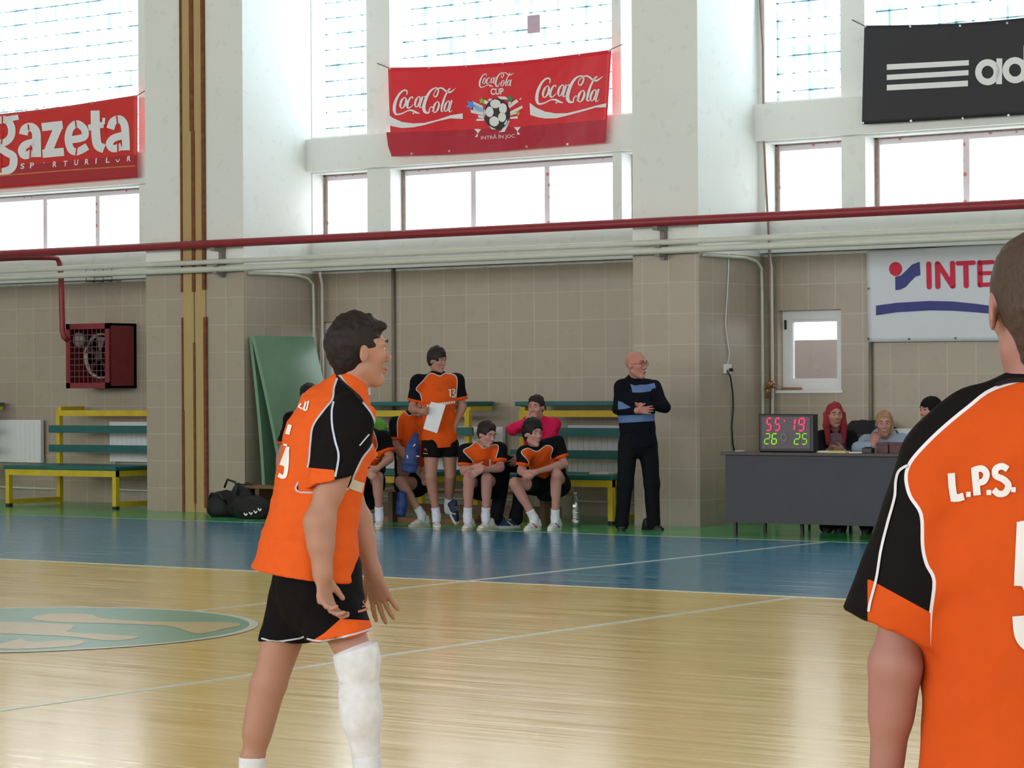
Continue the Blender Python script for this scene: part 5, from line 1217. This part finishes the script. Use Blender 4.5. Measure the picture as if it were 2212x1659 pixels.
# ---- people behind the table
def long_hair(hd, R, s, L_, t=.009, w_=.082):
    S, Fh, U = R; P = lambda a, b_, d: hd + (S * a + Fh * b_ + U * d) * s
    out = hair_prims(hd, R, s, t=t, fringe=-.012, tufts=8)
    for q in (-1, 1):
        out += [('c', P(q * .066, -.01, .02), P(q * w_, .02, -.10), (.022 * s, .045 * s), (.026 * s, .036 * s), Fh, .02, '+', None), ('c', P(q * w_, .02, -.10), P(q * (w_ - .005), .055, -L_), (.030 * s, .036 * s), (.026 * s, .020 * s), Fh, .02, '+', None)]
    out += [('c', P(0, -.07, 0), P(0, -.075, -L_ * .8), (.08 * s, .035 * s), (.09 * s, .03 * s), S, .03, '+', None), ('fold', .004, 90, 6)]
    return out
COATB = mat_cloth('coat_black', (18, 15, 19)); HOOD = mat_cloth('hoodie_blue', (150, 166, 190)); SCARF = mat_cloth('scarf', (122, 96, 108))
def exw(root, W, R, S, up, Fh):
    skin('hair', long_hair(W['hd'], R, 1.02, .27), .007, HRED, root)
    nk = W['nk']; skin('scarf', [('c', nk + up * .035, nk - up * .03, (.072, .075), (.10, .10), S, .02, '+', None), ('c', nk - up * .02 + Fh * .10 + S * .03, nk - up * .26 + Fh * .15 + S * .045, (.05, .025), (.045, .02), S, .02, '+', None), ('c', nk - up * .02 + Fh * .10 - S * .04, nk - up * .24 + Fh * .15 - S * .055, (.045, .022), (.04, .02), S, .02, '+', None), ('fold', .008, 60, 4)], .007, SCARF, root)
person('red haired woman in a black coat and pinkish scarf behind the table', 25.75,
    dict(hd=(1803, 898, -.02), nk=(1803, 933, .06), pv=(1806, 1045, .12), sR=(1773, 948, .06), sL=(1836, 946, .08), eR=(1768, 985, -.15), wR=(1790, 975, -.33), tR=(1803, 972, -.40), eL=(1846, 985, -.1), wL=(1822, 975, -.32), tL=(1808, 972, -.38),
         kR=(1788, 1062, -.25), aR=(1786, 1130, -.2), oR=(1785, 1150, -.32), kL=(1818, 1062, -.25), aL=(1815, 1130, -.15), oL=(1812, 1150, -.3)),
    cdir(.12, -.04, -.98), SKA, None, 1.0, shirt='sweater', shirtm=COATB, bottoms='trousers', pantm=NAVY, shoes=dict(m=SHOEB, s=SHOEB, lace=SHOEB), hem=.03, curlR=.6, curlL=.6, extra=exw)
def exh(root, W, R, S, up, Fh):
    s = 1.0; hd = W['hd']; P = lambda a, b_, d: hd + (R[0] * a + R[1] * b_ + R[2] * d) * s
    L = hair_prims(hd, R, s, t=.008, fringe=-.012) + [('c', P(0, -.07, .0), P(-.03, -.08, -.07), (.07 * s, .045 * s), (.05, .04), R[0], .03, '+', None), cap(P(-.075, .0, .0), P(-.07, .02, -.09), .024, .016, .02)]
    skin('hair', L, .007, HBLD, root)
    nk = W['nk']; skin('hood', [('c', nk - Fh * .06 + up * .03, nk - Fh * .08 - up * .05, (.12, .06), (.15, .07), S, .03, '+', None), cap(nk + S * .08 + Fh * .02, nk + S * .04 + Fh * .10 - up * .05, .035, .025, .03), cap(nk - S * .08 + Fh * .02, nk - S * .04 + Fh * .10 - up * .05, .035, .025, .03), ('fold', .006, 50, 7)], .008, HOOD, root)
person('blonde woman in a light blue hoodie leaning on the table, hand at her cheek', 25.3,
    dict(hd=(1910, 917, -.10), nk=(1913, 948, .03), pv=(1900, 1050, .30), sR=(1872, 955, .0), sL=(1950, 952, .04), eR=(1852, 968, -.18), wR=(1886, 962, -.26), tR=(1896, 936, -.26), eL=(1955, 985, -.12), wL=(1925, 974, -.34), tL=(1905, 972, -.38),
         kR=(1882, 1066, -.1), aR=(1872, 1130, .0), oR=(1868, 1150, -.1), kL=(1912, 1066, -.1), aL=(1905, 1130, .0), oL=(1902, 1150, -.1)),
    cdir(-.12, -.06, -.98), SKB, None, 1.0, shirt='sweater', shirtm=HOOD, bottoms='trousers', pantm=NAVY, shoes=dict(m=SHOEB, s=SHOEB, lace=SHOEB), hem=.03, curlR=.7, curlL=.5, extra=exh)
def exk(root, W, R, S, up, Fh):
    hd = W['hd']; s = 1.05; P = lambda a, b_, d: hd + (R[0] * a + R[1] * b_ + R[2] * d) * s
    skin('beanie', [ell(P(0, -.016, .040), R, (.094 * s, .115 * s, .100 * s), .01), ell(P(0, -.06, -.01), R, (.08 * s, .06 * s, .07 * s), .02), ('c', P(0, .14, -.06), P(0, .14, .02), (.13, .085), (.13, .055), R[0], .005, '-', None), ell(P(.1, .06, -.07), R, (.07, .09, .08), .005, '-'), ell(P(-.1, .06, -.07), R, (.07, .09, .08), .005, '-'), ('fold', .003, 90, 2)], .007, mat_cloth('beanie_black', (22, 20, 24)), root)
person('person in a black beanie and black coat turned left, right end of the table', 25.5,
    dict(hd=(2010, 888, 0), nk=(2022, 922, .04), pv=(2035, 1045, .2), sR=(2000, 945, -.12), sL=(2045, 942, .2), eR=(1990, 985, -.2), wR=(1975, 975, -.35), tR=(1965, 972, -.4), eL=(2040, 990, .0), wL=(2010, 980, -.2), tL=(2000, 975, -.28),
         kR=(2000, 1062, -.1), aR=(2000, 1130, .0), oR=(1985, 1152, .0), kL=(2020, 1062, .1), aL=(2020, 1130, .15), oL=(2005, 1150, .1)),
    cdir(-.80, -.05, -.45), SKB, None, 1.05, shirt='sweater', shirtm=COATB, bottoms='trousers', pantm=NAVY, shoes=dict(m=SHOEB, s=SHOEB, lace=SHOEB), hem=.03, extra=exk)

for o in COL.objects:
    if o.parent is None and str(o.get('label', '')).startswith('seated player'): o['group'] = 'players seated on the low bench'
# ================================================================ foreground player, left (side view)
DA = 9.0; A_ = lambda x, y, d=0.0: at(x, y, DA + d)
SA = F / DA
root = thing('person', 'foreground player in profile with orange and black kit and one white knee-high sleeve', 'person', (A_(680, 1300)[0], A_(680, 1300)[1], 0))
Ff = cdir(math.cos(math.radians(24)), 0, math.sin(math.radians(24))); Sn = nrm(np.cross(Ff, V3(0, 0, 1)))       # facing right and slightly away; Sn = his right, towards the camera
hR = head_frame(cdir(.93, .03, .36)); HD = A_(774, 763, 0); HS = .98
def slab(x, y, w, d, dd=0.0): return A_(x, y, dd), (w, d)
def chain(L, sd, k=.05, g=0.0):
    return [('c', a[0], b_[0], (a[1][0] + g, a[1][1] + g), (b_[1][0] + g, b_[1][1] + g), sd, k, '+', None) for a, b_ in zip(L[:-1], L[1:])]
tor = [slab(690, 1270, .165, .115), slab(688, 1190, .150, .105), slab(690, 1100, .145, .110), slab(702, 1000, .165, .120), slab(722, 910, .150, .095)]
B = chain(tor, Sn, g=-.02) + [cap(A_(735, 892, .0) + Sn * .155, A_(735, 892, 0) - Sn * .155, .046, None, .05), cap(A_(750, 880), A_(764, 800), .064, .056, .03)]
B += head_prims(HD, hR, HS, 1.0, 1.0)
shn = A_(722, 900, 0) + Sn * .175; shf = A_(748, 900, 0) - Sn * .185
eln = A_(690, 1128, -.22); wrn = A_(697, 1240, -.24); elf = A_(772, 1120, .26); wrf = A_(806, 1238, .24)
B += limb(shn, eln, .050, .046, (.55, V3(0, 0, 0), .056, .10)) + limb(eln, wrn, .046, .034, (.22, V3(0, 0, 0), .049, .07))
B += limb(shf, elf, .054, .042) + limb(elf, wrf, .043, .029, (.22, V3(0, 0, 0), .044, .07))
HNP = hand_prims(wrn, cdir(.08, -1, -.02), cdir(.45, .0, .9), .75, 1.10, .10, thumb=1, fk=1.0); B += HNP
B += hand_prims(wrf, cdir(.28, -1, .0), cdir(-.9, -.2, .35), .22, 1.08, .22, thumb=1)
hpn = A_(704, 1275, -.07); knn = A_(772, 1425, -.12); ann = A_(792, 1648, -.10); hpf = A_(640, 1275, .09); knf = A_(584, 1470, .10); anf = A_(545, 1640, .12)
B += limb(hpn, knn, .082, .060) + limb(knn, ann, .058, .038, (.34, -Ff * .008, .052, .16)) + [cap(ann, A_(796, 1690, -.10), .042, .04, .02)]
B += limb(hpf, knf, .088, .060) + limb(knf, anf, .055, .040, (.36, -Ff * .010, .055, .16)) + [cap(anf, A_(545, 1690, .12), .040, .04, .02)]
skin('body', B, .0042, mat_skin('skin_foreground', (172, 134, 118)), root, rel=1)
face_bits(root, HD, hR, HS, brow=BROW)
HP = hair_prims(HD, hR, HS, t=.006, fringe=-.006, top=.008, tufts=40)
S_, Fh_, U_ = hR; Pq = lambda a, b_, d: HD + (S_ * a + Fh_ * b_ + U_ * d) * HS
HP = HP[:2] + [cap(Pq(0, -.060, .03), Pq(0, -.050, -.048), .060 * HS, .040 * HS, .03), ('c', Pq(0, .02, .098), Pq(0, .082, .092), (.060, .026), (.052, .022), S_, .02, '+', None)] + HP[2:] + [('fold', .003, 120, 3)]
skin('hair', HP, .0045, mat_hair('hair_foreground', (27, 22, 24), 90), root)
# shirt
sh = [slab(650, 1345, .220, .192), slab(657, 1262, .215, .186), slab(666, 1190, .200, .164), slab(676, 1110, .185, .146), slab(690, 1030, .182, .143), slab(706, 950, .178, .138), slab(722, 895, .165, .112), slab(742, 862, .110, .078), slab(752, 838, .072, .060)]
TS = chain(sh, Sn, .03)
sln = A_(712, 1040, -.20); slf = A_(776, 1010, .24)
dn_ = nrm(A_(708, 1046, -.205) - shn); df = nrm(slf - shf)
cutn = nrm(cdir(.30, -1, 0))
SH = [cap(shn - V3(0, 0, .0), A_(710, 1075, -.20), .080, .086, .045, cuts=[(A_(708, 1040, -.20), cutn)]), cap(shf, slf + df * .06, .075, .085, .04, cuts=[(slf, df)])]
SH += TS + [('fold', .0075, 24, 11), ('fold', .004, 60, 5)]
hemn = nrm(cdir(-.14, -1, 0)); 
blackA = [(733, 812), (745, 826), (783, 868), (806, 900), (812, 935), (802, 965), (783, 990), (764, 1030), (752, 1056), (722, 1060), (640, 1060), (664, 1010), (670, 960), (676, 920), (700, 885), (718, 862), (722, 835)]
bandA = lambda V: -sdpoly(projV(V), catmull(blackA, 5, True)) / SA
def cuffA(V):
    q = projV(V); return np.minimum.reduce([(q[:, 1] - (1010 + (q[:, 0] - 664) * .09)) / SA, (723 - q[:, 0]) / SA, (q[:, 0] - 640) / SA, (1062 - q[:, 1]) / SA, -((V - CAMP) @ FWD - DA + .02)])
def cuff_only(V):
    c = cuffA(V); q = V - A_(706, 1020, -.2); off = np.linalg.norm(q[:, :2], axis=1); return np.minimum(c, .115 - off)
shirt = skin('shirt', SH, .0052, JERF, root, attrs={'band': bandA, 'cuff': cuff_only}, planes=[(A_(660, 1243), hemn)], rel=2)
b = MB(); c0 = A_(757, 846); upn = nrm(cdir(-.35, 1, 0))
b.tube([c0 + Sn * .066 * math.cos(t) + nrm(np.cross(Sn, upn)) * .066 * math.sin(t) for t in np.linspace(0, 2 * math.pi, 26, False)], .008, 8, closed=True); 
from mathutils.bvhtree import BVHTree
def onto(obs, lift=.003, start=None):
    T = [BVHTree.FromPolygons([v.co for v in o.data.vertices], [tuple(p.vertices) for p in o.data.polygons]) for o in obs]
    def fn(x, y):
        d = Vector(ray(x, y)).normalized(); best = None
        for t in T:
            h_ = t.ray_cast(Vector(CAMP), d, 60)
            if h_[0] is not None and (best is None or h_[3] < best[0]): best = (h_[3], h_[1])
        if best is None: p = Vector(CAMP) + d * fn.last; return (p.x, p.y, p.z)
        fn.last = best[0]; n = best[1] if best[1].dot(d) < 0 else -best[1]; p = Vector(CAMP) + d * best[0] + n * lift; return (p.x, p.y, p.z)
    fn.last = start or DA; return fn
fs = onto([shirt]); b = MB(); stroke(b, [(727, 812, 4), (745, 830, 5), (762, 846, 5), (776, 860, 6), (783, 870, 5)], 5, fs, 8); b.build('collar_trim', COLB, root)
PIPEM = mat_cloth('piping_pale_blue', (186, 200, 222))
b = MB(); stroke(b, [(722, 868), (718, 890), (719, 920), (724, 950), (731, 980), (729, 1005), (724, 1030)], 4.2, fs, 8); b.build('sleeve_piping', PIPEM, root)
b = MB(); stroke(b, [(796, 938), (786, 950), (776, 962)], 3.0, fs, 8); b.build('front_piping', PIPEM, root)
b = MB(); stroke(b, [(611, 1006, 12), (618, 986, 11), (624, 965, 7)], 10, fs, 6); stroke(b, [(622, 962, 5), (614, 960, 4)], 5, fs, 6); stroke(b, [(603, 1026, 9), (616, 1029, 8), (621, 1000, 9), (622, 968, 8)], 9, fs, 8); stroke(b, [(622, 938), (628, 918)], 9, fs, 4); b.build('back_number', WHITEM, root)
b = MB()
for P in ([(655, 884), (646, 880)], [(646, 880), (652, 872)], [(657, 886), (662, 868)], [(663, 887), (668, 867)], [(663, 887), (657, 886)]): stroke(b, P, 3.6, fs, 4, smooth=False)
b.build('back_lettering', WHITEM, root)
b = MB(); stroke(b, [(756, 1044), (770, 1050), (783, 1054)], 22, fs, 6); b.build('waist_patch', mat_cloth('patch_cream', (196, 184, 172)), root)
# shorts
ST = [('c', A_(688, 1235), A_(690, 1290), (.165, .150), (.165, .150), Sn, .03, '+', None),
      ('c', A_(690, 1270, -.07), A_(742, 1400, -.11), (.12, .118), (.12, .118), Sn, .03, '+', [(A_(730, 1374, -.1), nrm(cdir(.17, -1, 0)))]),
      ('c', A_(655, 1270, .08), A_(612, 1410, .10), (.12, .110), (.11, .096), Sn, .02, '+', [(A_(612, 1384, .1), nrm(cdir(.0, -1, 0)))]),
      ('fold', .006, 22, 9), ('fold', .004, 55, 2)]
orP = [(668, 1388), (700, 1368), (735, 1337), (760, 1338), (830, 1342), (830, 1400), (700, 1400)]
def sband(V):
    d = sdpoly(projV(V), orP) / SA; far = ((V - CAMP) @ FWD - DA) > .03; return np.where(far, 1.0, d)
shorts = skin('shorts', ST, .0052, mat_jersey('near_shorts', (224, 96, 38), (13, 12, 15), (13, 12, 15), .0001), root, attrs={'band': sband, 'cuff': lambda V: np.full(len(V), -1.)}, rel=2)
fq = onto([shorts], .003)
b = MB(); stroke(b, [(566, 1379), (590, 1384), (620, 1383), (658, 1375)], 3.4, fq, 8); stroke(b, [(664, 1379), (690, 1384), (730, 1378), (775, 1367), (803, 1357)], 3.4, fq, 8); b.build('hem_piping', PIPEM, root)
b = MB(); stroke(b, [(790, 1296), (782, 1300), (788, 1308), (781, 1311)], 2.6, fq, 5); stroke(b, [(772, 1322), (780, 1320), (794, 1315)], 4.5, fq, 5); b.build('shorts_logo', paint('logo_copper', (190, 110, 84), .6), root)
# knee-high white sleeve and short socks
wk = nrm(knn - ann)
SL = [cap(A_(767, 1398, -.12), knn, .076, .071, .03, cuts=[(A_(774, 1402, -.12), nrm(cdir(-.35, 1, 0)))]), cap(knn, A_(781, 1540, -.11), .070, .066, .04), cap(A_(781, 1540, -.11), A_(791, 1640, -.10), .066, .047, .03), cap(A_(783, 1505, -.11) - Ff * .012, A_(783, 1560, -.11) - Ff * .010, .062, .055, .03)]
for i, (y0, y1) in enumerate(((1412, 1404), (1424, 1418), (1436, 1432), (1449, 1447), (1462, 1462))):
    a = A_(733 + i, y0 + 8, -.16); c_ = A_(812 - i * 2, y1, -.16); SL.append(cap(a, c_, .008, .010, .012))
skin('knee_sleeve', SL, .005, SOCKW, root, rel=1)
skin('sock', [cap(A_(791, 1634, -.10), A_(796, 1690, -.10), .050, .048, .01, cuts=[(A_(790, 1630, -.10), nrm(cdir(-.05, 1, 0)))])], .005, SOCKW, root)
skin('sock', [cap(A_(545, 1625, .12), A_(545, 1690, .12), .048, .047, .01, cuts=[(A_(545, 1634, .12), V3(0, 0, 1))])], .005, SOCKW, root)
tn = A_(796, 1700, -.10) + Ff * .20; tn[2] = 0; shoe(root, ann, tn, SHOEW, SOLEW, 1.05, SHOEN)
tf = A_(545, 1700, .12) + Ff * .20; tf[2] = 0; shoe(root, anf, tf, SHOEW, SOLEW, 1.05, SHOEN)

# ================================================================ foreground player, right (seen from behind)
DB = 4.48; SB = F / DB; B_ = lambda x, y, d=0.0: at(x, y, DB + d)
root = thing('person', 'foreground player seen from behind at the right edge, lettering L.P.S. on his back', 'person', (B_(2255, 1400)[0], B_(2255, 1400)[1], 0))
Fb = cdir(-.05, 0, 1); Sb = nrm(np.cross(Fb, V3(0, 0, 1))); hB = head_frame(cdir(-.10, .0, 1)); HB_ = B_(2249, 668, .0)
B = [('c', B_(2262, 1900), B_(2262, 1650), (.16, .11), (.15, .105), RT, .05, '+', None), ('c', B_(2262, 1650), B_(2260, 1250), (.15, .105), (.17, .12), RT, .05, '+', None), ('c', B_(2260, 1250), B_(2258, 1000), (.17, .12), (.15, .09), RT, .05, '+', None)]
B += [cap(B_(2060, 1000), B_(2460, 1000), .048, None, .05), cap(B_(2140, 935), B_(2370, 935), .046, None, .05), cap(B_(2255, 920, .0), B_(2252, 740, .01), .066, .062, .05)]
B += head_prims(HB_, hB, 1.10)
sn = B_(2012, 1010); en = B_(1935, 1430, -.0); wn_ = B_(1908, 1740, .06)
B += limb(sn, en, .050, .040) + limb(en, wn_, .039, .027, (.2, V3(0, 0, 0), .038, .08)) + hand_prims(wn_, cdir(0, -1, .1), cdir(-.1, 0, 1), .6, 1.05)
s2 = B_(2500, 1010); e2 = B_(2575, 1430); w2 = B_(2600, 1740, .06)
B += limb(s2, e2, .062, .045) + limb(e2, w2, .044, .028, (.2, V3(0, 0, 0), .043, .08)) + hand_prims(w2, cdir(0, -1, .1), cdir(.1, 0, 1), .6, 1.05, thumb=-1)
for q, xx in ((-1, 2150), (1, 2370)):
    hp = B_(xx, 1880); kn = B_(xx + q * 10, 2420, -.02); an = B_(xx + q * 12, 2960, .04); an[2] = .09
    B += limb(hp, kn, .09, .06) + limb(kn, an, .058, .04, (.3, -Fb * .02, .056, .15)) + [cap(an, an - V3(0, 0, .05), .04, .04, .02)]
skin('body', B, .0055, mat_skin('skin_back', (160, 120, 114)), root, rel=1)
face_bits(root, HB_, hB, 1.10)
S_, Fh_, U_ = hB; Pq = lambda a, b_, d: HB_ + (S_ * a + Fh_ * b_ + U_ * d) * 1.10
HP = hair_prims(HB_, hB, 1.10, t=.004, fringe=-.02, tufts=0)
HP = HP[:2] + [('c', Pq(0, -.055, .0), Pq(0, -.040, -.072), (.072, .046), (.050, .034), S_, .03, '+', None)] + HP[2:]
skin('hair', HP, .005, HCROP, root)
g = [((2262, 1980), .232, .16), ((2262, 1700), .215, .145), ((2258, 1400), .208, .145), ((2258, 1200), .213, .145), ((2258, 1080), .215, .135), ((2258, 985), .19, .11), ((2256, 915), .135, .085), ((2255, 860), .085, .068)]
TS = [('c', B_(*a[0]), B_(*c[0]), (a[1], a[2]), (c[1], c[2]), RT, .03, '+', None) for a, c in zip(g[:-1], g[1:])]
dsl = nrm(B_(1908, 1330, -.0) - B_(2035, 985)); cN = nrm(cdir(-.28, -1, 0)); cN = nrm(cdir(-.48, -.88, .0))
SH = [('c', B_(2030, 1000), B_(1930, 1420), (.072, .078), (.098, .092), RT, .05, '+', [(B_(1935, 1362), cN)]), cap(B_(2480, 1000), B_(2575, 1400), .075, .095, .05, cuts=[(B_(2570, 1350), nrm(cdir(.48, -.88, 0)))]),
      ] + TS + [cap(B_(2070, 945), B_(2440, 945), .062, None, .05), cap(B_(2130, 910), B_(2380, 910), .062, None, .05), ('fold', .008, 18, 21), ('fold', .0035, 55, 8)]
orB = [(2150, 838), (2090, 880), (2030, 930), (1985, 975), (1963, 1005), (1957, 1035), (1966, 1072), (1990, 1112), (1993, 1180), (2002, 1220), (2018, 1255), (2010, 1330), (2006, 1400), (1999, 1470), (1999, 1560), (1998, 1760), (2000, 1990), (2520, 1990), (2510, 1470), (2500, 1255), (2525, 1115), (2555, 1040), (2545, 1000), (2480, 930), (2360, 838), (2255, 815)]
bandB = lambda V: sdpoly(projV(V), catmull(orB, 4, True)) / SB
def cuffB(V):
    q = V - B_(1945, 1362); t = q @ cN + .052; side = np.minimum((projV(V)[:, 0] - (1874 + 0 * t)) / SB, (2010 - projV(V)[:, 0]) / SB); back = -((V - CAMP) @ FWD - DB - .045); return np.minimum.reduce([t, side, back])
shirt = skin('shirt', SH, .006, mat_jersey('back_jersey', (200, 80, 28), (14, 13, 16), (216, 214, 228), .0030), root, attrs={'band': bandB, 'cuff': cuffB}, planes=[(B_(2262, 1900), V3(0, 0, -1))], rel=2)
fs = onto([shirt], .003, DB)
PW = mat_cloth('piping_white', (206, 210, 224))
b = MB(); stroke(b, [(1962, 1006), (1945, 1018), (1938, 1040), (1935, 1075), (1920, 1130), (1905, 1190), (1895, 1250), (1882, 1300), (1878, 1322)], 5.5, fs, 10); b.build('sleeve_piping', PW, root)
b = MB(); stroke(b, [(2153, 834, 7), (2175, 826, 9), (2205, 823, 9), (2255, 824, 9), (2330, 828, 9)], 8, fs, 8); b.build('collar_trim', COLB, root)
b = MB()
for P in ([(2055, 1022), (2057, 1050), (2062, 1082)], [(2058, 1076), (2072, 1075), (2083, 1072)], [(2106, 1010), (2109, 1040), (2112, 1070)], ): stroke(b, P, 16, fs, 6, smooth=False)
stroke(b, [(2104, 1016), (2122, 1013), (2132, 1024), (2126, 1040), (2108, 1044)], 14, fs, 6)
stroke(b, [(2177, 1014), (2165, 1008), (2152, 1014), (2152, 1028), (2168, 1036), (2178, 1048), (2172, 1064), (2158, 1067), (2147, 1058)], 14, fs, 6)
for (x, y) in ((2093, 1068), (2137, 1064), (2189, 1058)): stroke(b, [(x - 5, y), (x + 5, y)], 11, fs, 3, smooth=False)
b.build('back_lettering', paint('print_soft_white', (214, 214, 222), .7, .02), root)
b = MB(); stroke(b, [(2300, 1140), (2240, 1143), (2206, 1146)], 40, fs, 6, smooth=False); stroke(b, [(2210, 1128), (2207, 1200), (2204, 1265)], 26, fs, 6, smooth=False); stroke(b, [(2206, 1262), (2260, 1240), (2310, 1270), (2322, 1330), (2300, 1390), (2250, 1405), (2210, 1380), (2202, 1330)], 30, fs, 8)
b.build('back_number', paint('print_soft_white', (214, 214, 222), .7, .02), root)
ST = [('c', B_(2262, 1830), B_(2262, 1930), (.19, .14), (.19, .14), RT, .03, '+', None)]
for q, xx in ((-1, 2150), (1, 2370)): ST += [cap(B_(xx, 1880), B_(xx + q * 8, 2250), .115, .12, .03, cuts=[(B_(xx, 2200), V3(0, 0, -1))])]
skin('shorts', ST + [('fold', .006, 25, 4)], .009, SHORTM, root, attrs={'band': lambda V: np.full(len(V), 1.), 'cuff': lambda V: np.full(len(V), -1.)})
for q, xx in ((-1, 2150), (1, 2370)):
    an = B_(xx + q * 12, 2960, .04); an[2] = .09; skin('sock', [cap(an + V3(0, 0, .12), an - V3(0, 0, .04), .047, .046, .01)], .007, SOCKW, root); t_ = an + Fb * .2 + Sb * .03 * q * 0; t_[2] = 0; shoe(root, an, t_, SHOEW, SOLEW, 1.05, SHOEN)
